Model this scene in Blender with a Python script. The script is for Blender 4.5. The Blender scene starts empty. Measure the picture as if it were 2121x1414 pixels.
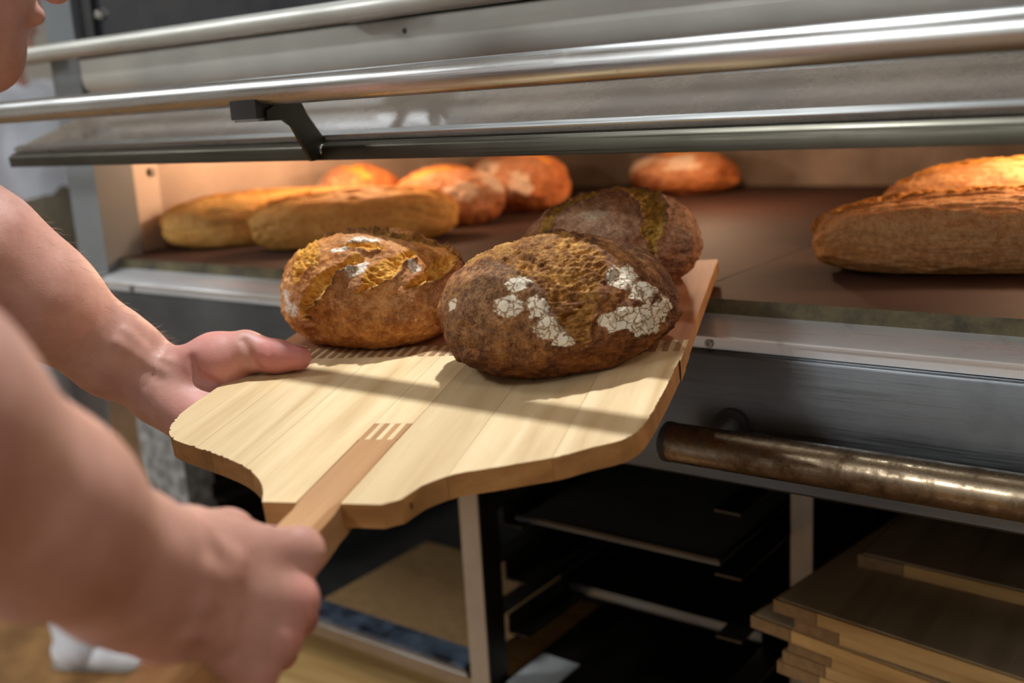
import bpy, bmesh, math, random
import numpy as np
from mathutils import Matrix, Vector

# ------------------------------------------------------------------ camera, world, lights, exposure
H = 1.40                                   # eye height of the camera; all coordinates below are relative to it
SC = bpy.context.scene
COL = SC.collection
CAM_R = np.array([[0.80555611, -0.0862707, 0.58620536],
                  [0.58982795, 0.21094896, -0.77948928],
                  [-0.05641232, 0.97368265, 0.22081609]])
cd = bpy.data.cameras.new('camera')
cam = bpy.data.objects.new('camera', cd); COL.objects.link(cam)
cam.matrix_world = Matrix.Translation((0, 0, H)) @ Matrix(CAM_R.tolist()).to_4x4()
cd.sensor_width = 36.0; cd.lens = 2154.0 / 2121.0 * 36.0
cd.clip_start = 0.02
cd.dof.use_dof = True; cd.dof.focus_distance = 0.90; cd.dof.aperture_fstop = 3.2; cd.dof.aperture_blades = 7
SC.camera = cam
w = bpy.data.worlds.new('room_air'); SC.world = w; w.use_nodes = True
w.node_tree.nodes['Background'].inputs[0].default_value = (0.6, 0.65, 0.7, 1)
w.node_tree.nodes['Background'].inputs[1].default_value = 0.02
SC.view_settings.view_transform = 'Standard'
SC.view_settings.look = 'None'
SC.view_settings.exposure = 0.32
SC.view_settings.gamma = 1.0
SC.view_settings.use_curve_mapping = False

def lamp(name, kind, loc, power, col, size=0.1, size_y=None, target=None):
    d = bpy.data.lights.new(name, kind); d.energy = power; d.color = col
    if kind == 'AREA':
        d.size = size
        if size_y: d.shape = 'RECTANGLE'; d.size_y = size_y
    else:
        d.shadow_soft_size = size
    o = bpy.data.objects.new(name, d); COL.objects.link(o)
    o.location = (loc[0], loc[1], loc[2] + H)
    if target is not None:
        v = Vector(target) - Vector(loc)
        o.rotation_euler = v.to_track_quat('-Z', 'Y').to_euler()
    return o
CEIL = 1.42
COOL = (0.90, 0.96, 1.0)
lamp('spot_light_source', 'AREA', (-0.70, 1.03, CEIL - 0.075), 35, COOL, 0.06, target=(-0.6, 0.7, -0.2))
lamp('panel_light_source', 'AREA', (-1.05, -0.9, CEIL - 0.07), 3, COOL, 0.35, 0.35, target=(-1.05, -0.9, -1))
lamp('panel_light_source', 'AREA', (-1.2, -2.2, CEIL - 0.07), 92, COOL, 0.55, 0.55, target=(-1.1, -1.9, 0.4))
lamp('panel_light_source', 'AREA', (0.75, -0.15, CEIL - 0.07), 2, COOL, 0.55, 0.55, target=(0.75, -0.15, -1))
lamp('panel_light_source', 'AREA', (-2.7, -0.2, CEIL - 0.07), 27, COOL, 0.55, 0.55, target=(-2.7, -0.2, -1))
WARM = (1.0, 0.64, 0.39)

# ------------------------------------------------------------------ helpers
def lin(r, g, b):
    f = lambda c: (c / 255 / 12.92) if c <= 10 else ((c / 255 + 0.055) / 1.055) ** 2.4
    return (f(r), f(g), f(b), 1.0)

WLOC = {}
def empty(name, loc):
    o = bpy.data.objects.new(name, None); COL.objects.link(o)
    o.location = (loc[0], loc[1], loc[2] + H); o.empty_display_size = 0.05
    WLOC[o.name] = tuple(loc)
    return o
def tag(o, label=None, cat=None, group=None, kind=None):
    if label: o['label'] = label
    if cat: o['category'] = cat
    if group: o['group'] = group
    if kind: o['kind'] = kind
    return o
def place(o, org, parent):
    COL.objects.link(o)
    WLOC[o.name] = tuple(org)
    if parent is not None:
        pl = WLOC[parent.name]
        o.parent = parent
        o.location = (org[0] - pl[0], org[1] - pl[1], org[2] - pl[2])
    else:
        o.location = (org[0], org[1], org[2] + H)
def build(name, V, F, mat, parent=None, smooth=False, attrs=None):
    V = np.asarray(V, float)
    lo, hi = V.min(0), V.max(0)
    org = np.array([(lo[0] + hi[0]) / 2, (lo[1] + hi[1]) / 2, lo[2]])
    me = bpy.data.meshes.new(name)
    me.from_pydata((V - org).tolist(), [], F if isinstance(F, list) else F.tolist())
    if smooth:
        me.polygons.foreach_set('use_smooth', np.ones(len(me.polygons), bool))
    if attrs:
        for k, a in attrs.items():
            at = me.attributes.new(k, 'FLOAT', 'POINT'); at.data.foreach_set('value', np.asarray(a, np.float32))
    me.materials.append(mat)
    me.update()
    o = bpy.data.objects.new(name, me)
    place(o, org, parent)
    return o
def build_bm(name, bm, mat, parent=None, smooth=False, bevel=0.0, segs=2):
    if bevel > 0:
        bmesh.ops.bevel(bm, geom=[e for e in bm.edges if e.calc_face_angle(0) > 0.5], offset=bevel, segments=segs, affect='EDGES', profile=0.5)
    bmesh.ops.recalc_face_normals(bm, faces=bm.faces)
    bm.verts.ensure_lookup_table()
    V = [v.co[:] for v in bm.verts]; bm.verts.index_update()
    F = [[v.index for v in f.verts] for f in bm.faces]
    bm.free()
    o = build(name, V, F, mat, parent, False)
    if smooth:
        o.data.polygons.foreach_set('use_smooth', np.ones(len(o.data.polygons), bool))
        try: o.data.set_sharp_from_angle(angle=math.radians(40))
        except Exception: pass
    return o
def box_into(bm, lo, hi):
    vs = [bm.verts.new((x, y, z)) for x in (lo[0], hi[0]) for y in (lo[1], hi[1]) for z in (lo[2], hi[2])]
    for f in ((0, 1, 3, 2), (4, 6, 7, 5), (0, 4, 5, 1), (2, 3, 7, 6), (0, 2, 6, 4), (1, 5, 7, 3)):
        bm.faces.new([vs[i] for i in f])
def box(name, lo, hi, mat, parent=None, bevel=0.0):
    bm = bmesh.new(); box_into(bm, lo, hi)
    return build_bm(name, bm, mat, parent, smooth=bevel > 0, bevel=bevel)
def prism_x(name, prof, x0, x1, mat, parent=None, smooth=True):
    """profile of (y, z) points swept along x"""
    n = len(prof)
    V = [(x0, y, z) for y, z in prof] + [(x1, y, z) for y, z in prof]
    F = [[i, (i + 1) % n, n + (i + 1) % n, n + i] for i in range(n)] + [list(range(n))[::-1], list(range(n, 2 * n))]
    bm = bmesh.new(); vs = [bm.verts.new(v) for v in V]
    for f in F: bm.faces.new([vs[i] for i in f])
    return build_bm(name, bm, mat, parent, smooth=smooth)
def prism_z(bm, prof, z0, z1):
    """outline of (x, y) points extruded in z"""
    n = len(prof)
    a = [bm.verts.new((x, y, z0)) for x, y in prof]; b = [bm.verts.new((x, y, z1)) for x, y in prof]
    bm.faces.new(a[::-1]); bm.faces.new(b)
    for i in range(n): bm.faces.new([a[i], a[(i + 1) % n], b[(i + 1) % n], b[i]])
def cyl_between(bm, p, q, r0, r1=None, n=20, cap=True):
    r1 = r0 if r1 is None else r1
    p, q = Vector(p), Vector(q); d = (q - p).normalized()
    u = d.orthogonal().normalized(); v = d.cross(u)
    A = [bm.verts.new(p + (u * math.cos(t) + v * math.sin(t)) * r0) for t in [2 * math.pi * i / n for i in range(n)]]
    B = [bm.verts.new(q + (u * math.cos(t) + v * math.sin(t)) * r1) for t in [2 * math.pi * i / n for i in range(n)]]
    for i in range(n): bm.faces.new([A[i], A[(i + 1) % n], B[(i + 1) % n], B[i]])
    if cap: bm.faces.new(A[::-1]); bm.faces.new(B)
def tube(name, p, q, r, mat, parent=None, n=32):
    bm = bmesh.new(); cyl_between(bm, p, q, r, n=n)
    return build_bm(name, bm, mat, parent, smooth=True)
def lathe(name, p, axis, prof, mat, parent=None, n=24):
    """prof: (distance along axis, radius)"""
    d = Vector(axis).normalized(); u = d.orthogonal().normalized(); v = d.cross(u); p = Vector(p)
    bm = bmesh.new(); rings = []
    for s, r in prof:
        rings.append([bm.verts.new(p + d * s + (u * math.cos(2 * math.pi * i / n) + v * math.sin(2 * math.pi * i / n)) * max(r, 1e-5)) for i in range(n)])
    for A, B in zip(rings, rings[1:]):
        for i in range(n): bm.faces.new([A[i], A[(i + 1) % n], B[(i + 1) % n], B[i]])
    bm.faces.new(rings[0][::-1]); bm.faces.new(rings[-1])
    return build_bm(name, bm, mat, parent, smooth=True)

# ------------------------------------------------------------------ numpy noise
_rs = np.random.RandomState(7); _perm = _rs.permutation(4096)
_tab = _rs.rand(4096).astype(np.float32) * 2 - 1
def vnoise(P):
    P = np.asarray(P, np.float64); i = np.floor(P).astype(np.int64); f = P - i; f = f * f * (3 - 2 * f)
    def hsh(a, b, c): return _tab[_perm[(_perm[(_perm[a & 4095] + b) & 4095] + c) & 4095]]
    x, y, z = i[:, 0], i[:, 1], i[:, 2]; fx, fy, fz = f[:, 0], f[:, 1], f[:, 2]
    L = lambda a, b, t: a + (b - a) * t
    return L(L(L(hsh(x, y, z), hsh(x + 1, y, z), fx), L(hsh(x, y + 1, z), hsh(x + 1, y + 1, z), fx), fy),
             L(L(hsh(x, y, z + 1), hsh(x + 1, y, z + 1), fx), L(hsh(x, y + 1, z + 1), hsh(x + 1, y + 1, z + 1), fx), fy), fz)
def fbm(P, oct=4, gain=0.5):
    s = 0; a = 1.0; P = np.asarray(P, float)
    for k in range(oct):
        s = s + a * vnoise(P + 13.7 * k); P = P * 2.03; a *= gain
    return s
def sstep(a, b, x): t = np.clip((x - a) / (b - a), 0, 1); return t * t * (3 - 2 * t)

# ------------------------------------------------------------------ materials
def mat(name):
    m = bpy.data.materials.new(name); m.use_nodes = True
    nt = m.node_tree; b = nt.nodes['Principled BSDF']
    return m, nt, b
def N(nt, kind, **kw):
    n = nt.nodes.new(kind)
    for k, v in kw.items():
        if k in n.inputs: n.inputs[k].default_value = v
        else: setattr(n, k, v)
    return n
def ramp(nt, fac, stops):
    r = nt.nodes.new('ShaderNodeValToRGB')
    e = r.color_ramp.elements
    while len(e) < len(stops): e.new(0.5)
    for el, (p, c) in zip(e, stops): el.position = p; el.color = c
    nt.links.new(fac, r.inputs[0]); return r
def mixc(nt, fac, a, b):
    m = nt.nodes.new('ShaderNodeMix'); m.data_type = 'RGBA'
    for v, idx in ((fac, 0), (a, 6), (b, 7)):
        if hasattr(v, 'links'): nt.links.new(v, m.inputs[idx])
        else: m.inputs[idx].default_value = v
    return m.outputs[2]
def math_n(nt, op, a, b=None, clamp=False):
    m = nt.nodes.new('ShaderNodeMath'); m.operation = op; m.use_clamp = clamp
    for v, i in ((a, 0), (b, 1)):
        if v is None: continue
        if hasattr(v, 'links'): nt.links.new(v, m.inputs[i])
        else: m.inputs[i].default_value = v
    return m.outputs[0]
def coords(nt, scale=(1, 1, 1), world=False):
    if world:
        g = nt.nodes.new('ShaderNodeNewGeometry'); src = g.outputs['Position']
    else:
        t = nt.nodes.new('ShaderNodeTexCoord'); src = t.outputs['Object']
    mp = nt.nodes.new('ShaderNodeMapping'); mp.inputs['Scale'].default_value = scale
    nt.links.new(src, mp.inputs[0]); return mp.outputs[0]
def noise(nt, vec, scale, detail=4, rough=0.55, dist=0.0):
    n = N(nt, 'ShaderNodeTexNoise', Scale=scale, Detail=detail, Roughness=rough, Distortion=dist)
    nt.links.new(vec, n.inputs['Vector']); return n.outputs['Fac']
def bump(nt, b, h, strength, dist):
    n = N(nt, 'ShaderNodeBump', Strength=strength, Distance=dist); nt.links.new(h, n.inputs['Height'])
    nt.links.new(n.outputs[0], b.inputs['Normal']); return n
def simple(name, c1, c2=None, rough=0.5, metal=0.0, scale=20, bmp=0.0, bdist=0.001, spec=0.5, stretch=(1, 1, 1)):
    m, nt, b = mat(name)
    b.inputs['Roughness'].default_value = rough; b.inputs['Metallic'].default_value = metal
    b.inputs['Specular IOR Level'].default_value = spec
    v = coords(nt, stretch, True); f = noise(nt, v, scale)
    r = ramp(nt, f, [(0.35, c1), (0.68, c2 or c1)]); nt.links.new(r.outputs[0], b.inputs['Base Color'])
    if bmp: bump(nt, b, f, bmp, bdist)
    return m
def steel(name, c1, c2, rough=0.32, metal=1.0, along='x', grime=None, gscale=9.0, gpos=(0.55, 0.75)):
    m, nt, b = mat(name)
    b.inputs['Metallic'].default_value = metal
    st = {'x': (1, 60, 60), 'z': (60, 60, 1)}[along]
    br = noise(nt, coords(nt, st, True), 9, 3)
    cl = noise(nt, coords(nt, (1, 1, 1), True), 6, 5, 0.6)
    c = ramp(nt, cl, [(0.3, c1), (0.7, c2)]).outputs[0]
    rg = ramp(nt, br, [(0.3, (rough * 0.75,) * 3 + (1,)), (0.7, (rough * 1.3,) * 3 + (1,))]).outputs[0]
    if grime:
        gr = noise(nt, coords(nt, (1, 1, 1), True), gscale, 8, 0.7)
        g = ramp(nt, gr, [(gpos[0], (0, 0, 0, 1)), (gpos[1], (1, 1, 1, 1))]).outputs[0]
        c = mixc(nt, g, c, grime)
        rg = mixc(nt, g, rg, (0.6, 0.6, 0.6, 1))
    nt.links.new(c, b.inputs['Base Color']); nt.links.new(rg, b.inputs['Roughness'])
    bump(nt, b, br, 0.06, 0.0005)
    return m
M = {}
M['steel'] = steel('brushed_steel', lin(150, 150, 148), lin(176, 176, 174), 0.34, grime=lin(96, 90, 78), gpos=(0.6, 0.9))
M['steel_panel'] = steel('panel_steel', lin(88, 91, 94), lin(110, 113, 115), 0.4, grime=lin(80, 78, 74), gpos=(0.62, 0.95))
M['steel_sill'] = steel('sill_steel', lin(206, 209, 212), lin(222, 224, 226), 0.34, metal=0.65, grime=lin(110, 104, 92), gpos=(0.62, 0.9))
M['steel_tube'] = steel('polished_tube', lin(168, 168, 166), lin(190, 190, 188), 0.3, grime=lin(120, 112, 98), gscale=22, gpos=(0.62, 0.95))
M['steel_rust'] = steel('stained_tube', lin(128, 112, 92), lin(150, 134, 112), 0.22, grime=lin(70, 52, 32), gscale=34, gpos=(0.42, 0.68))
M['rail_grey'] = steel('worn_rail', lin(160, 158, 150), lin(182, 180, 172), 0.46, metal=0.7)
M['paint_grey'] = simple('grey_enamel', lin(164, 163, 156), lin(182, 180, 172), 0.42, 0.15, 7, spec=0.4)
M['post_grey'] = simple('post_enamel', lin(108, 113, 116), lin(118, 122, 124), 0.45, 0.3, 5)
M['frame_steel'] = steel('frame_steel', lin(66, 63, 54), lin(84, 80, 70), 0.42, grime=lin(70, 62, 46), gpos=(0.55, 0.9))
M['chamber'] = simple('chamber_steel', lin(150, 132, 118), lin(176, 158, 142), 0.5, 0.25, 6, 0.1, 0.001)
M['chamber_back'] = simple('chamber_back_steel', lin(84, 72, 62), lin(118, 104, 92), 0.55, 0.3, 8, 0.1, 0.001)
M['liner'] = simple('liner_steel', lin(196, 178, 164), lin(210, 194, 180), 0.45, 0.2, 4)
M['black'] = simple('black_rubber', lin(22, 22, 22), lin(30, 30, 30), 0.6, 0, 30)
M['void'] = simple('cavity_shade_black', lin(16, 15, 14), lin(26, 24, 22), 0.8, 0, 6)  # black colour stands in for the deep shade under the oven
M['dark_steel'] = steel('dark_rack_steel', lin(66, 62, 56), lin(88, 82, 74), 0.45, along='z')
M['tray_grey'] = steel('tray_grey', lin(96, 98, 98), lin(118, 120, 118), 0.5, metal=0.5)
M['rack_steel'] = steel('rack_steel', lin(150, 138, 124), lin(170, 158, 142), 0.45, metal=0.6, along='z')
M['speckle'] = simple('floury_leg_enamel', lin(92, 92, 90), lin(150, 150, 148), 0.6, 0.1, 45)
M['bolt'] = steel('bolt_steel', lin(120, 116, 108), lin(150, 146, 138), 0.3)
M['blue'] = simple('dark_blue_plastic', lin(16, 20, 28), lin(74, 84, 98), 0.45, 0, 26)
M['white_paint'] = simple('white_plaster', lin(222, 220, 214), lin(230, 228, 222), 0.8, 0, 3)
M['wall_tile'] = simple('white_glazed_wall', lin(216, 214, 208), lin(226, 224, 218), 0.6, 0, 3)
M['floor'] = simple('brown_floor', lin(120, 84, 46), lin(168, 124, 74), 0.42, 0, 9, 0.1, 0.002)
M['paper'] = simple('pale_paper', lin(150, 152, 152), lin(178, 180, 180), 0.8, 0, 12)

def m_stone():
    m, nt, b = mat('baking_stone')
    v = coords(nt, (1, 1, 1), True)
    a = noise(nt, v, 5, 6, 0.65); c = ramp(nt, a, [(0.3, lin(46, 28, 21)), (0.7, lin(62, 39, 30))]).outputs[0]
    s = noise(nt, coords(nt, (0.5, 6, 6), True), 22, 5, 0.7)
    c = mixc(nt, ramp(nt, s, [(0.5, (0, 0, 0, 1)), (0.8, (1, 1, 1, 1))]).outputs[0], c, lin(46, 33, 26))
    nt.links.new(c, b.inputs['Base Color']); b.inputs['Roughness'].default_value = 0.72; b.inputs['Specular IOR Level'].default_value = 0.2
    bump(nt, b, noise(nt, v, 120, 5), 0.15, 0.001)
    return m
M['stone'] = m_stone()
def m_stone_edge():
    m, nt, b = mat('stone_edge')
    v = coords(nt, (1, 1, 1), True)
    a = noise(nt, v, 30, 7, 0.7); c = ramp(nt, a, [(0.35, lin(48, 42, 26)), (0.55, lin(84, 76, 50)), (0.7, lin(98, 89, 60))]).outputs[0]
    nt.links.new(c, b.inputs['Base Color']); b.inputs['Roughness'].default_value = 0.7
    return m
M['stone_edge'] = m_stone_edge()
def m_wood(name, c1, c2, c3, axis, rough=0.5, scale=1.0):
    """grain lines run along the given world axis"""
    m, nt, b = mat(name)
    g = nt.nodes.new('ShaderNodeNewGeometry')
    def dot(vec):
        d = nt.nodes.new('ShaderNodeVectorMath'); d.operation = 'DOT_PRODUCT'
        nt.links.new(g.outputs['Position'], d.inputs[0]); d.inputs[1].default_value = vec; return d.outputs['Value']
    ax = Vector(axis).normalized(); sd = ax.cross(Vector((0, 0, 1))).normalized(); up = sd.cross(ax)
    cb = nt.nodes.new('ShaderNodeCombineXYZ')
    oi = nt.nodes.new('ShaderNodeObjectInfo')
    nt.links.new(math_n(nt, 'MULTIPLY', dot(ax), 1.6 * scale), cb.inputs[0])
    nt.links.new(math_n(nt, 'ADD', math_n(nt, 'MULTIPLY', dot(sd), 26 * scale), math_n(nt, 'MULTIPLY', oi.outputs['Random'], 37)), cb.inputs[1])
    nt.links.new(math_n(nt, 'MULTIPLY', dot(up), 26 * scale), cb.inputs[2])
    a = noise(nt, cb.outputs[0], 1.6, 5, 0.55, 0.6)
    fine = noise(nt, cb.outputs[0], 14, 4, 0.6)
    c = ramp(nt, a, [(0.25, c1), (0.5, c2), (0.78, c3)]).outputs[0]
    c = mixc(nt, math_n(nt, 'MULTIPLY', ramp(nt, fine, [(0.5, (0, 0, 0, 1)), (0.75, (1, 1, 1, 1))]).outputs[0], 0.3), c, c1)
    br = nt.nodes.new('ShaderNodeHueSaturation'); nt.links.new(c, br.inputs['Color'])
    nt.links.new(math_n(nt, 'ADD', math_n(nt, 'MULTIPLY', oi.outputs['Random'], 0.2), 0.9), br.inputs['Value'])
    nt.links.new(br.outputs[0], b.inputs['Base Color']); b.inputs['Roughness'].default_value = rough
    bump(nt, b, fine, 0.08, 0.0006)
    return m
PL = np.array([-0.33982737, 0.93503424, 0.10113517]); PW = np.array([0.94048588, 0.33807489, 0.03452057])
PN = np.array([0.00191335, -0.10684723, 0.99427361]); PO = np.array([-0.57404268, 0.71806647, -0.21904197])
M['wood'] = m_wood('pale_peel_wood', lin(178, 146, 102), lin(204, 176, 132), lin(218, 194, 154), PL)
M['wood_handle'] = m_wood('handle_wood', lin(150, 106, 66), lin(174, 128, 84), lin(188, 144, 100), PL, 0.42)
M['wood_end'] = m_wood('scorched_end_wood', lin(128, 78, 48), lin(156, 100, 66), lin(172, 118, 82), PL, 0.55)
M['wood_edge'] = m_wood('peel_edge_wood', lin(132, 90, 44), lin(164, 116, 62), lin(190, 142, 84), PW, 0.55)
M['wood_tick'] = simple('joint_wood', lin(136, 98, 66), lin(156, 116, 82), 0.5, 0, 60)
M['plug'] = simple('dark_plug', lin(60, 42, 32), lin(80, 56, 40), 0.6, 0, 60)
M['ply'] = m_wood('board_top_wood', lin(120, 100, 76), lin(150, 128, 100), lin(172, 148, 118), (0, 1, 0), 0.5, 0.6)
M['ply_edge'] = m_wood('board_edge_wood', lin(160, 122, 70), lin(190, 152, 94), lin(208, 174, 118), (1, 0, 0), 0.6, 0.8)
M['ply_end'] = simple('board_end_block', lin(120, 92, 58), lin(140, 108, 70), 0.6, 0, 90)

def m_glass():
    m, nt, b = mat('dusty_glass')
    out = nt.nodes['Material Output']; nt.nodes.remove(b)
    v = coords(nt, (1, 1, 1), True)
    tr = N(nt, 'ShaderNodeBsdfTransparent', Color=(0.86, 0.87, 0.86, 1))
    gl = N(nt, 'ShaderNodeBsdfGlossy', Roughness=0.08, Color=(0.9, 0.92, 0.95, 1))
    df = N(nt, 'ShaderNodeBsdfDiffuse', Color=lin(186, 172, 156))
    tl = N(nt, 'ShaderNodeBsdfTranslucent', Color=lin(186, 168, 150))
    dd = nt.nodes.new('ShaderNodeMixShader'); dd.inputs[0].default_value = 0.82
    nt.links.new(df.outputs[0], dd.inputs[1]); nt.links.new(tl.outputs[0], dd.inputs[2])
    dust = noise(nt, v, 9, 6, 0.65); speck = noise(nt, v, 420, 2, 0.5)
    f = math_n(nt, 'ADD', math_n(nt, 'MULTIPLY', dust, 0.8), math_n(nt, 'MULTIPLY', speck, 0.22))
    m1 = nt.nodes.new('ShaderNodeMixShader'); nt.links.new(math_n(nt, 'ADD', f, 0.02, True), m1.inputs[0])
    nt.links.new(tr.outputs[0], m1.inputs[1]); nt.links.new(dd.outputs[0], m1.inputs[2])
    fr = N(nt, 'ShaderNodeFresnel', IOR=1.45)
    m2 = nt.nodes.new('ShaderNodeMixShader'); nt.links.new(fr.outputs[0], m2.inputs[0])
    nt.links.new(m1.outputs[0], m2.inputs[1]); nt.links.new(gl.outputs[0], m2.inputs[2])
    nt.links.new(m2.outputs[0], out.inputs[0])
    return m
M['glass'] = m_glass()
M['dark_glass'] = simple('dark_oven_glass', lin(34, 37, 44), lin(60, 60, 60), 0.22, 0, 5, spec=0.6)

def m_skin():
    m, nt, b = mat('skin')
    v = coords(nt, (1, 1, 1), True)
    a = noise(nt, v, 22, 5, 0.6)
    c = ramp(nt, a, [(0.3, lin(168, 118, 102)), (0.7, lin(198, 150, 134))]).outputs[0]
    at = N(nt, 'ShaderNodeAttribute', attribute_name='flush')
    c = mixc(nt, at.outputs['Fac'], c, lin(204, 116, 112))
    nt.links.new(c, b.inputs['Base Color']); b.inputs['Roughness'].default_value = 0.5
    b.inputs['Subsurface Weight'].default_value = 0.12
    b.inputs['Subsurface Radius'].default_value = (0.008, 0.003, 0.0015)
    fine = N(nt, 'ShaderNodeTexVoronoi', Scale=900.0); nt.links.new(v, fine.inputs['Vector'])
    mixh = math_n(nt, 'ADD', fine.outputs['Distance'], math_n(nt, 'MULTIPLY', noise(nt, v, 160, 4), 1.2))
    bump(nt, b, mixh, 0.18, 0.0006)
    return m
M['skin'] = m_skin()
M['hair'] = simple('dark_hair', lin(26, 20, 16), lin(48, 36, 28), 0.6, 0, 60, 0.4, 0.002)
M['arm_hair'] = simple('fair_arm_hair', lin(150, 112, 82), lin(172, 134, 102), 0.6, 0, 60)
M['cloth_white'] = simple('white_cotton', lin(196, 198, 206), lin(216, 218, 224), 0.85, 0, 5, 0.3, 0.004)
M['cloth_olive'] = simple('olive_apron_cloth', lin(84, 76, 62), lin(112, 102, 84), 0.85, 0, 6, 0.4, 0.006)
M['cloth_dark'] = simple('charcoal_cloth', lin(48, 48, 50), lin(62, 62, 64), 0.9, 0, 8, 0.2, 0.003)
M['nail'] = simple('finger_nail', lin(214, 168, 152), lin(222, 180, 164), 0.3, 0, 40)
M['shoe'] = simple('white_shoe_leather', lin(206, 208, 212), lin(220, 222, 226), 0.5, 0, 10)
M['sole'] = simple('grey_sole', lin(120, 116, 110), lin(140, 136, 130), 0.7, 0, 10)
M['eye'] = simple('eye_white', lin(220, 214, 206), lin(226, 220, 212), 0.2, 0, 10)

def m_emit(name, col, s):
    m, nt, b = mat(name)
    b.inputs['Base Color'].default_value = (0.8, 0.8, 0.8, 1)
    b.inputs['Emission Color'].default_value = (*col, 1); b.inputs['Emission Strength'].default_value = s
    return m
M['bulb'] = m_emit('warm_oven_bulb', WARM, 40)
M['diffuser'] = m_emit('cool_ceiling_diffuser', COOL, 6)

def m_bread(name, crust_lo, crust_hi, crumb_lo, crumb_hi, flour_c, haze_c, crack=0.0085):
    """attributes: crumb (opened score), flour (dusted patch), burnt (scorched ridge), pale (dusting haze)"""
    m, nt, b = mat(name)
    v = coords(nt)
    A = lambda k: N(nt, 'ShaderNodeAttribute', attribute_name=k).outputs['Fac']
    big = noise(nt, v, 26, 6, 0.65); med = noise(nt, v, 130, 6, 0.7); fine = noise(nt, v, 520, 4, 0.65)
    mm = math_n(nt, 'ADD', math_n(nt, 'MULTIPLY', big, 0.5), math_n(nt, 'MULTIPLY', med, 0.5))
    crust = ramp(nt, mm, [(0.30, tuple(x * 0.75 for x in crust_lo[:3]) + (1,)), (0.46, crust_lo), (0.66, crust_hi)]).outputs[0]
    # pores and blisters
    po = N(nt, 'ShaderNodeTexVoronoi', Scale=310.0); nt.links.new(v, po.inputs['Vector'])
    bl = ramp(nt, po.outputs['Distance'], [(0.1, (1, 1, 1, 1)), (0.3, (0, 0, 0, 1))]).outputs[0]
    crust = mixc(nt, math_n(nt, 'MULTIPLY', math_n(nt, 'MULTIPLY', bl, med), 0.5), crust, crust_hi)
    pal = math_n(nt, 'MULTIPLY', A('pale'), ramp(nt, math_n(nt, 'ADD', math_n(nt, 'MULTIPLY', med, 0.55), math_n(nt, 'MULTIPLY', fine, 0.45)), [(0.36, (0, 0, 0, 1)), (0.66, (1, 1, 1, 1))]).outputs[0])
    crust = mixc(nt, math_n(nt, 'MULTIPLY', pal, 0.7), crust, haze_c)
    crumb = ramp(nt, math_n(nt, 'ADD', math_n(nt, 'MULTIPLY', med, 0.6), math_n(nt, 'MULTIPLY', big, 0.4)), [(0.34, tuple(x * 0.45 for x in crumb_lo[:3]) + (1,)), (0.46, crumb_lo), (0.64, crumb_hi)]).outputs[0]
    col = mixc(nt, A('crumb'), crust, crumb)
    # cracked flour skin
    wv = N(nt, 'ShaderNodeVectorMath', operation='ADD'); nz = N(nt, 'ShaderNodeTexNoise', Scale=120.0, Detail=4.0)
    nt.links.new(v, nz.inputs['Vector'])
    sc = N(nt, 'ShaderNodeVectorMath', operation='SCALE'); sc.inputs['Scale'].default_value = 0.012
    nt.links.new(nz.outputs['Color'], sc.inputs[0]); nt.links.new(v, wv.inputs[0]); nt.links.new(sc.outputs[0], wv.inputs[1])
    vo = N(nt, 'ShaderNodeTexVoronoi', feature='DISTANCE_TO_EDGE', Scale=1.0 / crack); nt.links.new(wv.outputs[0], vo.inputs['Vector'])
    ck = ramp(nt, vo.outputs['Distance'], [(0.012, (0, 0, 0, 1)), (0.075, (1, 1, 1, 1))]).outputs[0]
    fn = math_n(nt, 'ADD', math_n(nt, 'MULTIPLY', math_n(nt, 'SUBTRACT', med, 0.5), 1.5), math_n(nt, 'MULTIPLY', math_n(nt, 'SUBTRACT', fine, 0.5), 1.0))
    fl = ramp(nt, math_n(nt, 'ADD', A('flour'), fn), [(0.45, (0, 0, 0, 1)), (0.6, (1, 1, 1, 1))]).outputs[0]
    hz = ramp(nt, math_n(nt, 'ADD', A('flour'), math_n(nt, 'MULTIPLY', fn, 0.7)), [(0.08, (0, 0, 0, 1)), (0.55, (1, 1, 1, 1))]).outputs[0]
    col = mixc(nt, math_n(nt, 'MULTIPLY', hz, 0.45), col, haze_c)
    flm = math_n(nt, 'MULTIPLY', fl, ck)
    fcol = mixc(nt, med, flour_c, tuple(x * 0.8 for x in flour_c[:3]) + (1,))
    col = mixc(nt, math_n(nt, 'MULTIPLY', flm, 0.93), col, fcol)
    col = mixc(nt, math_n(nt, 'MULTIPLY', A('burnt'), 0.85), col, lin(36, 20, 12))
    nt.links.new(col, b.inputs['Base Color'])
    b.inputs['Roughness'].default_value = 0.7; b.inputs['Specular IOR Level'].default_value = 0.22
    hgt = math_n(nt, 'ADD', math_n(nt, 'MULTIPLY', fine, 0.35), math_n(nt, 'ADD', math_n(nt, 'MULTIPLY', med, 0.8), math_n(nt, 'MULTIPLY', flm, 0.7)))
    bump(nt, b, hgt, 0.7, 0.0016)
    return m
M['bread_front'] = m_bread('dark_rustic_crust', lin(74, 37, 14), lin(152, 94, 42), lin(126, 76, 24), lin(204, 150, 72), lin(226, 212, 188), lin(176, 138, 94))
M['bread_left'] = m_bread('golden_rustic_crust', lin(146, 84, 32), lin(220, 152, 80), lin(190, 126, 38), lin(230, 178, 84), lin(230, 216, 200), lin(206, 168, 128))
M['bread_third'] = m_bread('pale_rustic_crust', lin(122, 76, 50), lin(176, 122, 86), lin(146, 104, 34), lin(206, 160, 74), lin(206, 186, 158), lin(206, 176, 146))
M['bread_oven'] = m_bread('oven_loaf_crust', lin(138, 74, 34), lin(186, 116, 60), lin(196, 126, 48), lin(226, 160, 76), lin(228, 206, 182), lin(224, 190, 158))
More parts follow.
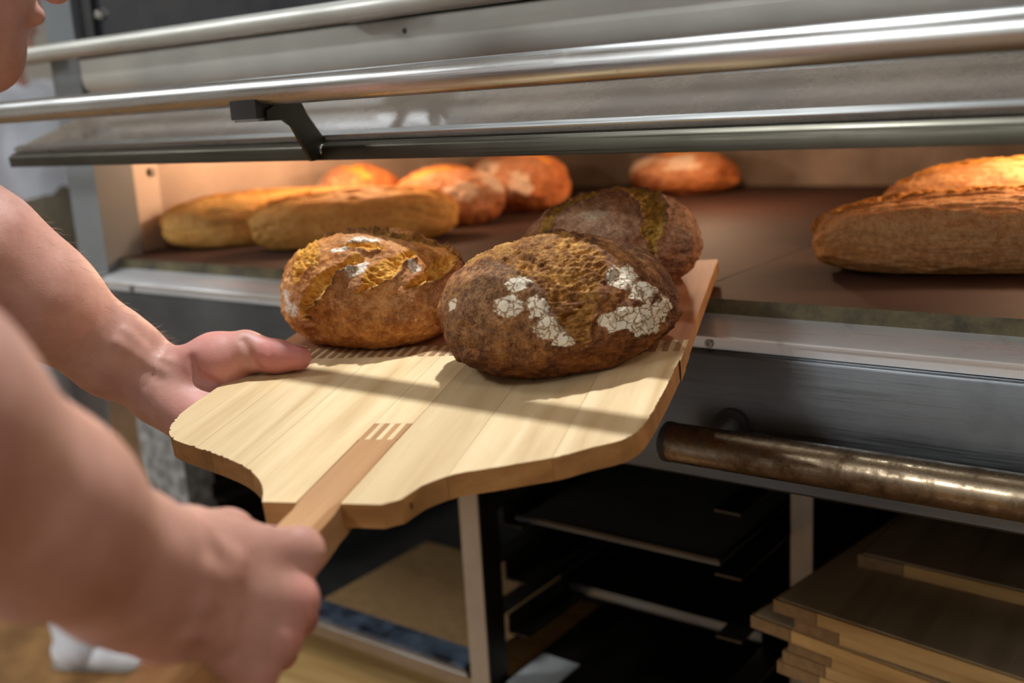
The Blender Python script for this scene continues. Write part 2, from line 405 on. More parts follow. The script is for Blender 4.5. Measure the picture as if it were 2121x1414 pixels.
M['bread_long'] = m_bread('long_loaf_crust', lin(200, 142, 66), lin(240, 194, 108), lin(184, 116, 46), lin(216, 156, 72), lin(214, 190, 158), lin(206, 172, 120))
M['bread_long_dark'] = m_bread('browned_long_loaf_crust', lin(196, 130, 68), lin(240, 188, 120), lin(200, 134, 60), lin(226, 170, 92), lin(204, 180, 146), lin(232, 204, 166))

# ------------------------------------------------------------------ setting
def struct(name, lo, hi, m):
    return tag(box(name, lo, hi, m), kind='structure')
FZ = -H
struct('floor', (-5.0, -3.0, FZ - 0.1), (2.6, 3.2, FZ), M['floor'])
struct('ceiling', (-5.0, -3.0, CEIL), (2.6, 3.2, CEIL + 0.1), M['white_paint'])
struct('wall_back', (-5.0, 3.2, FZ), (2.6, 3.3, CEIL), M['wall_tile'])
struct('wall_front', (-5.0, -3.1, FZ), (2.6, -3.0, CEIL), M['wall_tile'])
struct('wall_left', (-5.1, -3.0, FZ), (-5.0, 3.2, CEIL), M['wall_tile'])
struct('wall_right', (2.6, -3.0, FZ), (2.7, 3.2, CEIL), M['wall_tile'])

def ceiling_light(x, y, s, label):
    t = empty('ceiling_light', (x, y, CEIL - 0.06)); tag(t, label, 'ceiling light')
    bm = bmesh.new(); h = s / 2 + 0.03
    prism_z(bm, [(x - h, y - h), (x + h, y - h), (x + h, y + h), (x - h, y + h)], CEIL - 0.06, CEIL)
    build_bm('housing', bm, M['white_paint'], t, bevel=0.006)
    box('diffuser', (x - s / 2, y - s / 2, CEIL - 0.064), (x + s / 2, y + s / 2, CEIL - 0.0605), M['diffuser'], t)
ceiling_light(-1.05, -0.9, 0.35, 'square white ceiling panel light behind the baker')
ceiling_light(-1.2, -2.2, 0.55, 'square white ceiling panel light far back in the room')
ceiling_light(0.75, -0.15, 0.55, 'square white ceiling panel light to the right of the oven front')
ceiling_light(-2.7, -0.2, 0.55, 'square white ceiling panel light above the far baker')
t = empty('ceiling_spotlight', (-0.70, 1.03, CEIL - 0.07)); tag(t, 'small round white ceiling spotlight above the oven', 'ceiling light')
lathe('housing', (-0.70, 1.03, CEIL - 0.07), (0, 0, 1), [(0, 0.05), (0.002, 0.055), (0.07, 0.055)], M['white_paint'], t)

# ------------------------------------------------------------------ deck oven
YP = 0.95                                  # front plane of the posts and panels
XL, XR = -1.522, 0.55                      # chamber opening, left and right
ZD = -0.206                                # top of the baking stone
oven = empty('deck_oven', (-0.5, 1.6, -0.40))
tag(oven, 'stainless steel deck oven with its glass door lifted open over the loaves', 'oven')
box('corner_post', (-1.600, YP, -0.40), (XL, YP + 0.07, 0.46), M['post_grey'], oven, 0.003)
box('corner_post', (XR, YP, -0.40), (XR + 0.08, YP + 0.07, 0.46), M['post_grey'], oven, 0.003)
box('housing_side', (-1.60, YP + 0.07, -0.40), (-1.575, 2.30, 0.46), M['post_grey'], oven)
box('housing_side', (XR + 0.055, YP + 0.07, -0.40), (XR + 0.08, 2.30, 0.46), M['post_grey'], oven)
box('housing_back', (-1.575, 2.27, -0.40), (XR + 0.055, 2.30, 0.46), M['steel_panel'], oven)
box('housing_top', (-1.60, YP, 0.46), (XR + 0.08, 2.30, 0.475), M['steel_panel'], oven)
# chamber
box('chamber_side_wall', (-1.562, YP + 0.075, ZD - 0.01), (-1.555, 2.22, 0.05), M['chamber'], oven)
lw = box('wall_liner', (-1.555, YP + 0.012, ZD), (-1.549, YP + 0.135, 0.05), M['liner'], oven, 0.001)
lathe('liner_bolt', (-1.549, YP + 0.122, -0.075), (1, 0, 0), [(0, 0.0075), (0.003, 0.0075), (0.005, 0.005)], M['bolt'], oven, 12)
box('chamber_side_wall', (XR + 0.03, YP + 0.075, ZD - 0.01), (XR + 0.037, 2.22, 0.05), M['chamber'], oven)
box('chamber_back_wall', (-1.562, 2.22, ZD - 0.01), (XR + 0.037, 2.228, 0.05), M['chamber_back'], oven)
box('chamber_ceiling', (-1.562, YP + 0.012, 0.05), (XR + 0.037, 2.228, 0.058), M['chamber'], oven)
# stone deck of four slabs
for k in range(4):
    x0 = -1.548 + k * 0.521; x1 = x0 + 0.5195
    bm = bmesh.new(); box_into(bm, (x0, YP + 0.022, ZD - 0.018), (x1, 2.215, ZD))
    s = build_bm('stone_slab', bm, M['stone'], oven, smooth=True, bevel=0.0012)
    s.data.materials.append(M['stone_edge'])
    for p in s.data.polygons:
        if p.normal.y < -0.8: p.material_index = 1
# sill: bevelled steel strip, small lip below, then the front panel
prism_x('sill', [(YP + 0.022, ZD - 0.016), (YP + 0.018, ZD - 0.018), (YP - 0.018, ZD - 0.029), (YP - 0.0195, ZD - 0.031), (YP - 0.019, ZD - 0.0335), (YP - 0.008, ZD - 0.0345), (YP - 0.008, ZD - 0.046), (YP + 0.03, ZD - 0.046), (YP + 0.03, ZD - 0.018)], XL + 0.002, XR, M['steel_sill'], oven)
for sx in (-0.458, -1.45, 0.3):
    lathe('sill_screw', (sx, YP - 0.008, ZD - 0.0405), (0, -1, 0), [(0, 0.005), (0.002, 0.0045), (0.0022, 0.002), (0.001, 0.0018)], M['bolt'], oven, 14)
prism_x('front_panel', [(YP, ZD - 0.0465), (YP - 0.012, ZD - 0.0468), (YP - 0.015, ZD - 0.048), (YP - 0.016, ZD - 0.051), (YP - 0.016, -0.388), (YP - 0.013, -0.391), (YP + 0.02, -0.391), (YP + 0.02, ZD - 0.0465)], XL + 0.002, XR, M['steel_panel'], oven)
box('under_tray', (-1.575, YP + 0.02, -0.40), (XR + 0.055, 2.27, -0.393), M['dark_steel'], oven)
# upper fascia with rolled lower edge
prof = [(YP + 0.05, 0.107), (YP + 0.002, 0.107), (YP, 0.105), (YP, 0.078)]
for i in range(9):
    a = math.radians(i / 8 * 90); prof.append((YP + 0.028 - 0.028 * math.cos(a), 0.078 - 0.028 * math.sin(a)))
prof += [(YP + 0.05, 0.050)]
fas = prism_x('fascia', prof, XL + 0.003, XR, M['paint_grey'], oven)
lathe('fascia_rivet', (-0.845, YP, 0.092), (0, -1, 0), [(0, 0.0035), (0.001, 0.003)], M['plug'], oven, 10)
prism_x('trim_strip', [(YP + 0.03, 0.110), (YP - 0.004, 0.110), (YP - 0.006, 0.112), (YP - 0.006, 0.126), (YP - 0.004, 0.128), (YP + 0.03, 0.130)], XL + 0.003, XR, M['paint_grey'], oven)
for sx in (-1.37, -1.1, -0.75):
    lathe('trim_rivet', (sx, YP - 0.006, 0.119), (0, -1, 0), [(0, 0.003), (0.001, 0.0025)], M['bolt'], oven, 10)
# upper deck: closed dark window, rail in front
ud = box('upper_door', (XL + 0.004, YP + 0.02, 0.130), (XR - 0.004, YP + 0.03, 0.44), M['dark_glass'], oven)
lathe('door_screw', (-1.475, YP + 0.02, 0.170), (0, -1, 0), [(0, 0.009), (0.004, 0.0085), (0.008, 0.006), (0.0095, 0.001)], M['steel_tube'], oven, 18)
box('door_strip', (XL + 0.004, YP + 0.012, 0.130), (XL + 0.035, YP + 0.02, 0.44), M['black'], oven)
URY, URZ, URR = 0.900, 0.1160, 0.0124
ur = tube('upper_rail', (-1.70, URY, URZ), (XR, URY, URZ), URR, M['rail_grey'], oven)
for sx in (-1.60, -0.86):
    bm = bmesh.new()
    P = [(sx - 0.075, 0.113), (sx - 0.055, 0.119), (sx - 0.01, 0.119), (sx, 0.127), (sx + 0.03, 0.130), (sx + 0.038, 0.124), (sx + 0.035, 0.114), (sx + 0.01, 0.108), (sx - 0.06, 0.107)]
    va = [bm.verts.new((x, YP - 0.016, z)) for x, z in P]; vb = [bm.verts.new((x, YP - 0.007, z)) for x, z in P]
    bm.faces.new(va); bm.faces.new(vb[::-1])
    for i in range(len(P)): bm.faces.new([va[i], va[(i + 1) % len(P)], vb[(i + 1) % len(P)], vb[i]])
    rb = build_bm('rail_bracket', bm, M['steel'], oven)
    lathe('bracket_bolt', (sx + 0.022, YP - 0.016, 0.120), (0, -1, 0), [(0, 0.008), (0.003, 0.008), (0.004, 0.0045), (0.002, 0.004)], M['bolt'], oven, 16)
    tube('rail_standoff', (sx - 0.03, YP - 0.008, 0.116), (sx - 0.03, URY, URZ), 0.006, M['steel'], oven, 12)
# the open glass door: a sloping pane hinged under the fascia, steel bottom profile, bar handle on brackets
YF = 0.752; ZF = -0.0435
DX0, DX1 = -1.402, 0.53
door = prism_x('door_frame', [(YF, ZF), (YF + 0.016, ZF + 0.001), (YF + 0.022, ZF + 0.014), (YF + 0.020, ZF + 0.022), (YF + 0.012, ZF + 0.0205), (YF + 0.004, ZF + 0.0165), (YF + 0.0005, ZF + 0.0145), (YF - 0.001, ZF + 0.012)], DX0, DX1, M['frame_steel'], oven)
gt = Vector((0, 0.9135 - 0.69, 0.048)).normalized()
g0 = (YF + 0.010, ZF + 0.0185); g1 = (YP + 0.004, 0.0475)
dy, dz = g1[0] - g0[0], g1[1] - g0[1]; ln = math.hypot(dy, dz); ny, nz = -dz / ln, dy / ln
prism_x('glass_pane', [g0, g1, (g1[0] + ny * 0.005, g1[1] + nz * 0.005), (g0[0] + ny * 0.005, g0[1] + nz * 0.005)], DX0 + 0.002, DX1, M['glass'], door)
prism_x('pane_clip', [(g0[0] + ny * 0.0052, g0[1] + nz * 0.0052), (g0[0] + ny * 0.0052 + dy / ln * 0.012, g0[1] + nz * 0.0052 + dz / ln * 0.012), (g0[0] + ny * 0.0068 + dy / ln * 0.012, g0[1] + nz * 0.0068 + dz / ln * 0.012), (g0[0] + ny * 0.0068, g0[1] + nz * 0.0068)], DX0, DX1, M['steel'], door)
BY, BZ, BR = 0.690, 0.0268, 0.01335
tube('handle_bar', (-1.75, BY, BZ), (0.56, BY, BZ), BR, M['steel_tube'], door, 48)
for bx in (-0.800, 0.25):
    # sheet bracket in a plane across the door, from the profile up and out to the bar
    P = [(YF - 0.012, ZF + 0.000), (YF + 0.022, ZF + 0.002), (YF + 0.022, ZF + 0.024), (YF + 0.006, ZF + 0.024), (YF - 0.012, ZF + 0.046), (YF - 0.022, BZ - 0.006), (YF - 0.03, BZ - 0.003), (YF - 0.046, BZ - 0.010), (YF - 0.064, BZ - 0.018), (YF - 0.064, BZ - 0.028), (YF - 0.044, BZ - 0.028), (YF - 0.034, ZF + 0.036), (YF - 0.022, ZF + 0.016)]
    bm = bmesh.new()
    va = [bm.verts.new((bx, y, z)) for y, z in P]; vb = [bm.verts.new((bx + 0.004, y, z)) for y, z in P]
    bm.faces.new(va); bm.faces.new(vb[::-1])
    for i in range(len(P)): bm.faces.new([va[i], va[(i + 1) % len(P)], vb[(i + 1) % len(P)], vb[i]])
    build_bm('handle_bracket', bm, M['frame_steel'], door)
    lathe('bracket_bolt', (bx + 0.004, YF + 0.004, ZF + 0.010), (1, 0, 0), [(0, 0.0062), (0.002, 0.0062), (0.003, 0.0052), (0.003, 0.0034), (0.0012, 0.0030)], M['bolt'], door, 18)
    bm = bmesh.new(); box_into(bm, (bx - 0.038, BY - 0.012, BZ - 0.0255), (bx - 0.0005, BY + 0.022, BZ - 0.008))
    build_bm('stop_block', bm, M['black'], door, bevel=0.002)
    box('block_plate', (bx - 0.036, BY - 0.010, BZ - 0.0280), (bx - 0.0005, BY + 0.020, BZ - 0.0257), M['steel'], door)
# lower rail with end cap
PY, PZ, PR = 0.888, -0.338, 0.020
tube('lower_rail', (-0.474, PY, PZ), (0.60, PY, PZ), PR, M['steel_rust'], oven, 48)
lathe('rail_end_cap', (-0.474, PY, PZ), (-1, 0, 0), [(0, 0.0205), (0.006, 0.0205), (0.009, 0.017), (0.010, 0.002)], M['black'], oven, 40)
for sx in (-0.43, 0.4):
    tube('rail_mount', (sx, PY, PZ + 0.004), (sx, YP - 0.016, PZ + 0.010), 0.011, M['steel'], oven, 20)
    lathe('mount_collar', (sx, YP - 0.016, PZ + 0.010), (0, -1, 0), [(0, 0.019), (0.005, 0.019), (0.006, 0.014)], M['black'], oven, 24)
# chamber lamps
def oven_lamp(x, y, z, power):
    t = empty('oven_lamp', (x, y, z)); t.parent = None
    tag(t, 'glowing warm oven lamp under the chamber ceiling ' + ('on the left' if x < -1.0 else 'in the middle' if x < -0.5 else 'on the right'), 'lamp')
    lathe('lamp_socket', (x, y, 0.05), (0, 0, -1), [(0, 0.022), (0.008, 0.022), (0.012, 0.016)], M['bolt'], t, 20)
    lathe('bulb', (x, y, 0.040), (0, 0, -1), [(0, 0.008), (0.006, 0.013), (0.014, 0.015), (0.022, 0.011), (0.026, 0.001)], M['bulb'], t, 20)
    lamp('oven_lamp_source', 'POINT', (x, y, z - 0.012), power, WARM, 0.016)
oven_lamp(-1.30, 1.33, 0.012, 3.8)
oven_lamp(-0.86, 1.74, 0.012, 3.6)
oven_lamp(-0.12, 1.40, 0.012, 5.0)

# ------------------------------------------------------------------ stand below the oven
stand = empty('oven_stand', (-0.5, 1.6, FZ))
tag(stand, 'dark steel tray stand carrying the oven, with angle legs and tray slides', 'stand')
def angle_leg(x, w, y, m, right=True):
    bm = bmesh.new()
    box_into(bm, (x, y, FZ), (x + w, y + 0.003, -0.402))
    build_bm('leg', bm, m, stand)
    box('leg_flange', (x + w - 0.003 if right else x, y + 0.003, FZ), (x + w if right else x + 0.003, y + 0.045, -0.402), M['dark_steel'], stand)
LY = 1.05
box('leg', (-1.66, LY, FZ), (-1.535, LY + 0.06, -0.402), M['speckle'], stand, 0.002)
angle_leg(-0.900, 0.034, LY, M['rack_steel'])
angle_leg(-0.493, 0.030, 1.25, M['rack_steel'])
angle_leg(0.24, 0.03, LY, M['rack_steel'])
for x in (-1.62, -0.9, -0.41, 0.1): box('leg', (x, 2.2, FZ), (x + 0.035, 2.235, -0.402), M['dark_steel'], stand)
box('rear_shade_sheet', (-1.66, 2.236, FZ), (0.63, 2.24, -0.402), M['void'], stand)  # backs the stand with the painted cavity shade
box('side_shade_sheet', (-1.66, LY + 0.062, FZ), (-1.655, 2.235, -0.402), M['void'], stand)  # added to block light entering from the left onto the back
box('side_shade_sheet', (0.58, LY, FZ), (0.60, 2.236, -0.402), M['void'], stand)
for bx in (-1.533, -0.864):
    for k, z in enumerate((-0.50, -0.585, -0.67, -0.755)):
        prism = [(bx, z), (bx + 0.035, z), (bx + 0.035, z + 0.003), (bx + 0.003, z + 0.003), (bx + 0.003, z + 0.03), (bx, z + 0.03)]
        bm = bmesh.new()
        a = [bm.verts.new((x, LY + 0.05, q)) for x, q in prism]; b_ = [bm.verts.new((x, 2.19, q)) for x, q in prism]
        bm.faces.new(a); bm.faces.new(b_[::-1])
        for i in range(6): bm.faces.new([a[i], a[(i + 1) % 6], b_[(i + 1) % 6], b_[i]])
        build_bm('tray_slide', bm, M['dark_steel'], stand)
for x in (-0.903, -0.497):
    for z in (-0.50, -0.585, -0.67, -0.755):
        box('tray_slide', (x - 0.035, LY + 0.05, z), (x, 2.19, z + 0.003), M['dark_steel'], stand)
box('cross_bar', (-1.535, LY, -0.835), (-0.90, LY + 0.03, -0.815), M['steel'], stand, 0.002)
box('lower_shelf', (-0.866, LY + 0.02, -0.835), (-0.50, 2.19, -0.825), M['dark_steel'], stand)
box('cross_bar', (-0.866, LY, -0.838), (-0.50, LY + 0.02, -0.822), M['steel'], stand, 0.002)

def tray(name, lo, hi, rim, m, mr, label, cat, group=None):
    t = empty(name, ((lo[0] + hi[0]) / 2, (lo[1] + hi[1]) / 2, lo[2])); tag(t, label, cat, group)
    box('base', lo, (hi[0], hi[1], lo[2] + 0.003), m, t)
    zt = lo[2] + rim
    box('rim', (lo[0], lo[1], lo[2] + 0.003), (hi[0], lo[1] + 0.004, zt), mr, t)
    box('rim', (lo[0], hi[1] - 0.004, lo[2] + 0.003), (hi[0], hi[1], zt), mr, t)
    box('rim', (lo[0], lo[1] + 0.004, lo[2] + 0.003), (lo[0] + 0.004, hi[1] - 0.004, zt), mr, t)
    box('rim', (hi[0] - 0.004, lo[1] + 0.004, lo[2] + 0.003), (hi[0], hi[1] - 0.004, zt), mr, t)
tray('baking_tray', (-0.855, 1.25, -0.7515), (-0.535, 1.85, 0), 0.016, M['dark_steel'], M['steel'], 'dark baking tray on the lowest slide between the two thin stand legs', 'tray')
tray('baking_tray', (-0.855, 1.12, -0.5815), (-0.535, 1.75, 0), 0.008, M['tray_grey'], M['dark_steel'], 'dark baking tray on the slide high above the lowest tray', 'tray')
tb = empty('proofing_tray', (-1.2, 1.2, -0.815)); tag(tb, 'flat tray with a dark blue front band and brown liner under the oven', 'tray')
box('base', (-1.52, LY + 0.002, -0.815), (-0.91, 1.60, -0.809), M['steel'], tb)
box('liner_sheet', (-1.27, LY + 0.06, -0.809), (-0.91, 1.38, -0.806), M['ply_end'], tb)
box('front_band', (-1.50, LY + 0.004, -0.809), (-0.915, LY + 0.05, -0.802), M['blue'], tb, 0.002)
pb = box('wooden_board', (-1.50, 0.99, -0.93), (-0.95, 1.5, -0.915), M['ply_edge'], None, 0.003)
tag(pb, 'light wooden board lying low beneath the blue-banded tray', 'board')
box('cross_bar', (-1.535, LY, -0.95), (-0.90, LY + 0.03, -0.931), M['dark_steel'], stand)
sh = box('paper_sheet', (-0.858, LY + 0.03, -0.8245), (-0.792, LY + 0.125, -0.8225), M['paper'])
tag(sh, 'pale paper scrap on the lower shelf beside the thin middle leg', 'paper')

# stack of proofing boards
def proof_board(corner, ang, w, d, z, th, label):
    c, s = math.cos(ang), math.sin(ang)
    ux, uy = np.array([c, s, 0]), np.array([-s, c, 0])
    org = np.array([corner[0], corner[1], z])
    cen = org + ux * w / 2 + uy * d / 2
    t = empty('proofing_board', (cen[0], cen[1], z)); tag(t, label, 'board', 'wooden boards stacked under the oven')
    def slab(nm, x0, x1, y0, y1, z0, z1, m, bev):
        bm = bmesh.new(); box_into(bm, (x0, y0, z0), (x1, y1, z1))
        for v in bm.verts:
            q = org + ux * v.co.x + uy * v.co.y; v.co = (q[0], q[1], z + v.co.z)
        return build_bm(nm, bm, m, t, smooth=True, bevel=bev)
    slab('panel', 0.004, w, 0.004, d, 0.0003, th, M['ply'], 0.002)
    slab('front_lipping', 0.055, w, -0.0006, 0.004, 0, th - 0.0015, M['ply_edge'], 0.001)
    slab('end_block', 0, 0.054, -0.0006, 0.004, 0, th - 0.0015, M['ply_end'], 0.001)
    slab('side_lipping', -0.0006, 0.004, 0.004, d, 0, th - 0.0015, M['ply_end'], 0.001)
BT = 0.0165
zs = -0.570
rows = [(-0.380, 1.180, -0.06, zs, 'short topmost board of the stack, set far back'),
        (-0.435, 1.052, -0.155, zs - BT - 0.0005, 'wide board second from the top of the stack, corner jutting left'),
        (-0.410, 1.052, -0.135, zs - 2 * (BT + 0.0005), 'board third from the top of the stack, tucked in under the wide board'),
        (-0.468, 1.063, -0.195, zs - 3 * (BT + 0.0005), 'board fourth from the top, its corner jutting out furthest left'),
        (-0.420, 1.06, -0.175, zs - 4 * (BT + 0.0005), 'board fifth from the top of the stack, pale lipping along its front'),
        (-0.428, 1.062, -0.15, zs - 5 * (BT + 0.0005), 'board sixth from the top of the stack'),
        (-0.436, 1.065, -0.16, zs - 6 * (BT + 0.0005), 'board seventh from the top of the stack, at the lower frame edge')]
for x, y, a, z, lb in rows:
    proof_board((x, y), a, 0.58, 0.55, z, BT, lb)
zb = zs - 6 * (BT + 0.0005)
box('board_shelf', (-0.42, LY + 0.06, zb - 0.012), (0.10, 2.19, zb - 0.0005), M['dark_steel'], stand)

# ------------------------------------------------------------------ peel
def pw(r, l, n): return PO + PW * r + PL * l + PN * n
peel = empty('bread_peel', tuple(pw(-0.022, 0.0, -0.02)))
tag(peel, 'pale wooden bread peel with an inlaid handle, held out towards the oven by two hands', 'peel')
OUT = [(0.1825, 0.309), (0.1825, 0.0), (0.1812, -0.0215), (0.1791, -0.0721), (0.1772, -0.105), (0.1747, -0.142), (0.1703, -0.1702), (0.1605, -0.1871), (0.1416, -0.1995), (0.1226, -0.2141),
       (0.1022, -0.2235), (0.0818, -0.2328), (0.0562, -0.244), (0.0391, -0.2622), (0.0209, -0.290), (-0.0661, -0.290), (-0.073, -0.276), (-0.083, -0.2615), (-0.0952, -0.2488), (-0.1148, -0.2333), (-0.146, -0.2162),
       (-0.1835, -0.1985), (-0.206, -0.186), (-0.219, -0.1698), (-0.2276, -0.1496), (-0.2315, -0.125), (-0.232, -0.06), (-0.232, 0.309)]
def clip(poly, ax, val, keep_greater):
    out = []
    for i in range(len(poly)):
        p, q = poly[i], poly[(i + 1) % len(poly)]
        a = (p[ax] - val) * (1 if keep_greater else -1); b = (q[ax] - val) * (1 if keep_greater else -1)
        if a >= 0: out.append(p)
        if a * b < 0:
            t_ = a / (a - b); out.append((p[0] + (q[0] - p[0]) * t_, p[1] + (q[1] - p[1]) * t_))
    return out
def smooth_outline(P):
    """fine outline: Catmull-Rom through the soft points"""
    out = []; n = len(P)
    for i in range(n):
        p0, p1, p2, p3 = [np.array(P[(i + k) % n]) for k in (-1, 0, 1, 2)]
        if (i in (0, 14, 15, n - 1, n - 2)) or np.linalg.norm(p2 - p1) > 0.08:
            out.append(tuple(p1)); continue
        for t_ in (0, 1 / 3, 2 / 3):
            out.append(tuple(0.5 * ((2 * p1) + (p2 - p0) * t_ + (2 * p0 - 5 * p1 + 4 * p2 - p3) * t_ ** 2 + (-p0 + 3 * p1 - 3 * p2 + p3) * t_ ** 3)))
    return out
FINE = []
_so = smooth_outline(OUT)
for i_ in range(len(_so)):
    p_, q_ = np.array(_so[i_]), np.array(_so[(i_ + 1) % len(_so)]); m_ = np.linalg.norm(q_ - p_); k_ = 1 if m_ > 0.05 else max(1, int(m_ / 0.002))
    FINE += [tuple(p_ + (q_ - p_) * t_ / k_) for t_ in range(k_)]
def worn(r, l):
    """top edge of the blade is knocked and chipped, most of all at the near left shoulder"""
    if l > -0.02: return r, l
    a_ = 0.0024 if (r < -0.09 and l < -0.14) else (0.0010 if r > 0.12 else 0.0004)
    n_ = float(vnoise(np.array([[r * 520, l * 520, 3.3]]))[0]); a_ *= max(0.0, n_ - 0.05) * 1.6
    c_ = np.array([-0.022, -0.06]) - np.array([r, l]); c_ /= np.linalg.norm(c_) + 1e-9
    return r + c_[0] * a_, l + c_[1] * a_
edges = [-0.232, -0.172, -0.109, -0.0405, -0.008, 0.052, 0.118, 0.183]
def slab_piece(name, poly, n0, n1, m, chip=0.0, seed=0):
    if len(poly) < 3: return
    P = [poly[0]]
    for p in poly[1:]:
        if math.hypot(p[0] - P[-1][0], p[1] - P[-1][1]) > 1e-5: P.append(p)
    if math.hypot(P[0][0] - P[-1][0], P[0][1] - P[-1][1]) < 1e-5: P.pop()
    bm = bmesh.new()
    a = [bm.verts.new(pw(r, l, n0)) for r, l in P]; on = [min(abs(r - e_) for e_ in edges) > 0.002 for r, l in P]
    b = [bm.verts.new(pw(*(worn(r, l) if (o_ and name == 'plank') else (r, l)), n1)) for (r, l), o_ in zip(P, on)]
    bm.faces.new(a); bm.faces.new(b[::-1])
    for i in range(len(P)): bm.faces.new([a[i], a[(i + 1) % len(P)], b[(i + 1) % len(P)], b[i]])
    o = build_bm(name, bm, m, peel, smooth=True, bevel=0.0006)
    o.data.materials.append(M['wood_edge'])
    nn = np.empty(len(o.data.polygons) * 3); o.data.polygons.foreach_get('normal', nn)
    o.data.polygons.foreach_set('material_index', (np.abs(nn.reshape(-1, 3) @ PN) < 0.5).astype(np.int32))
    return o
TH = 0.0175
for i in range(len(edges) - 1):
    r0, r1 = edges[i] + 0.00013, edges[i + 1] - 0.00013
    st = clip(clip(FINE, 0, r0, True), 0, r1, False)
    if i == 3: st = clip(st, 1, -0.1568, True)
    slab_piece('plank', clip(st, 1, 0.0, False), -TH, 0.0, M['wood'])
    slab_piece('end_plank', clip(clip(FINE, 0, r0, True), 0, r1, False) if False else clip(clip(clip(FINE, 0, r0, True), 0, r1, False), 1, 0.0302, True), -TH * 0.8, 0.0, M['wood_end'])
    slab_piece('joint_strip', clip(clip(clip(clip(FINE, 0, r0, True), 0, r1, False), 1, 0.0001, True), 1, 0.0301, False), -TH * 0.9, -0.0001, M['wood'])
# dovetail fingers along the joint, sharing one mesh
src = None
k = 0
r = -0.2285
while r < 0.178:
    c = pw(r + 0.0026, 0.0150, 0.0)
    if src is None:
        P = [(r, 0.0), (r + 0.0052, 0.0), (r + 0.0052, 0.030), (r, 0.030)]
        src = slab_piece('joint_finger', P, -0.004, 0.0004, M['wood_tick']); sl = np.array(WLOC[src.name]); c0 = c
    else:
        o = src.copy(); COL.objects.link(o); o.parent = peel
        o.location = Vector(src.location) + Vector((c - c0).tolist())
    r += 0.0103; k += 1
# handle with forked end let into the blade
HR0, HR1 = -0.0405, -0.0080
Lst = [-0.188, -0.24, -0.285, -0.30, -0.32, -0.36, -0.45, -0.60, -0.80]
topn = [0.0004, 0.0004, 0.0006, 0.0008, 0.0010, 0.0012, 0.0012, 0.0012, 0.0012]
botn = [-0.016, -0.020, -0.026, -0.030, -0.032, -0.032, -0.031, -0.031, -0.031]
bm = bmesh.new(); rings = []
for l, a, b in zip(Lst, topn, botn):
    ch = 0.002 if l > -0.30 else 0.006
    rings.append([bm.verts.new(pw(*q)) for q in ((HR0, l, b + ch), (HR0, l, a - ch * 0.6), (HR0 + ch * 0.6, l, a), (HR1 - ch * 0.6, l, a), (HR1, l, a - ch * 0.6), (HR1, l, b + ch), (HR1 - ch, l, b), (HR0 + ch, l, b))])
for A, B in zip(rings, rings[1:]):
    for i in range(8): bm.faces.new([A[i], A[(i + 1) % 8], B[(i + 1) % 8], B[i]])
bm.faces.new(rings[0]); bm.faces.new(rings[-1][::-1])
hd = build_bm('handle', bm, M['wood_handle'], peel, smooth=True)
fw = (HR1 - HR0 - 0.0006) / 7
for i in range(7):
    a = HR0 + 0.0003 + i * fw
    if i % 2 == 0: slab_piece('fork_finger', [(a, -0.1878), (a + fw, -0.1878), (a + fw, -0.1572), (a, -0.1572)], -0.014, 0.0003, M['wood_handle'])
    else: slab_piece('fork_filler', [(a, -0.1878), (a + fw, -0.1878), (a + fw, -0.1572), (a, -0.1572)], -0.014, 0.0001, M['wood'])
pc = pw(0.031, -0.274, -0.009); pd_ = (pw(0.0391, -0.2622, 0) - pw(0.0209, -0.290, 0)); pd_ = np.cross(PN, pd_); pd_ /= np.linalg.norm(pd_)
if pd_ @ PL > 0: pd_ = -pd_
lathe('wood_plug', pc - pd_ * 0.001, pd_, [(0, 0.0036), (0.0042, 0.0036), (0.0046, 0.003)], M['plug'], peel, 14)

# ------------------------------------------------------------------ loaves
def cube_sphere(n):
    t = np.tan(np.linspace(-math.pi / 4, math.pi / 4, n + 1)); idx = {}
    V = []; F = []
    key = {}
    def vid(p):
        k_ = tuple(np.round(p, 6))
        if k_ not in key: key[k_] = len(V); V.append(p)
        return key[k_]
    for ax in range(3):
        for s in (-1, 1):
            g = np.empty((n + 1, n + 1), int)
            for i in range(n + 1):
                for j in range(n + 1):
                    p = [0, 0, 0]; p[ax] = s; p[(ax + 1) % 3] = t[i]; p[(ax + 2) % 3] = t[j]
                    g[i, j] = vid(tuple(p))
            a, b, c, d = g[:-1, :-1], g[1:, :-1], g[1:, 1:], g[:-1, 1:]
            q = np.stack([a, b, c, d], -1).reshape(-1, 4)
            F.append(q if s > 0 else q[:, ::-1])
    V = np.array(V, float); V /= np.linalg.norm(V, axis=1)[:, None]
    return V, np.concatenate(F)
_cs = {}
def unit(v): v = np.asarray(v, float); return v / np.linalg.norm(v)
def seg_field(d, pts, wid):
    """nearest distance to a polyline of directions; returns distance / width, signed side, parameter"""
    best = np.full(len(d), 1e9); side = np.zeros(len(d)); par = np.zeros(len(d)); wd = np.ones(len(d))
    P = [np.asarray(p, float) for p in pts]; m = len(P) - 1
    for i in range(m):
        a, b = P[i], P[i + 1]; ab = b - a
        t_ = np.clip(((d - a) @ ab) / (ab @ ab), 0, 1)
        c = a + t_[:, None] * ab; dist = np.linalg.norm(d - c, axis=1)
        wv = wid[i] + (wid[i + 1] - wid[i]) * t_
        s = (d - c) @ np.cross(unit(c.mean(0)), ab)
        u = dist / wv < best
        best = np.where(u, dist / wv, best); side = np.where(u, np.sign(s), side); par = np.where(u, (i + t_) / m, par); wd = np.where(u, wv, wd)
    return best, side, par
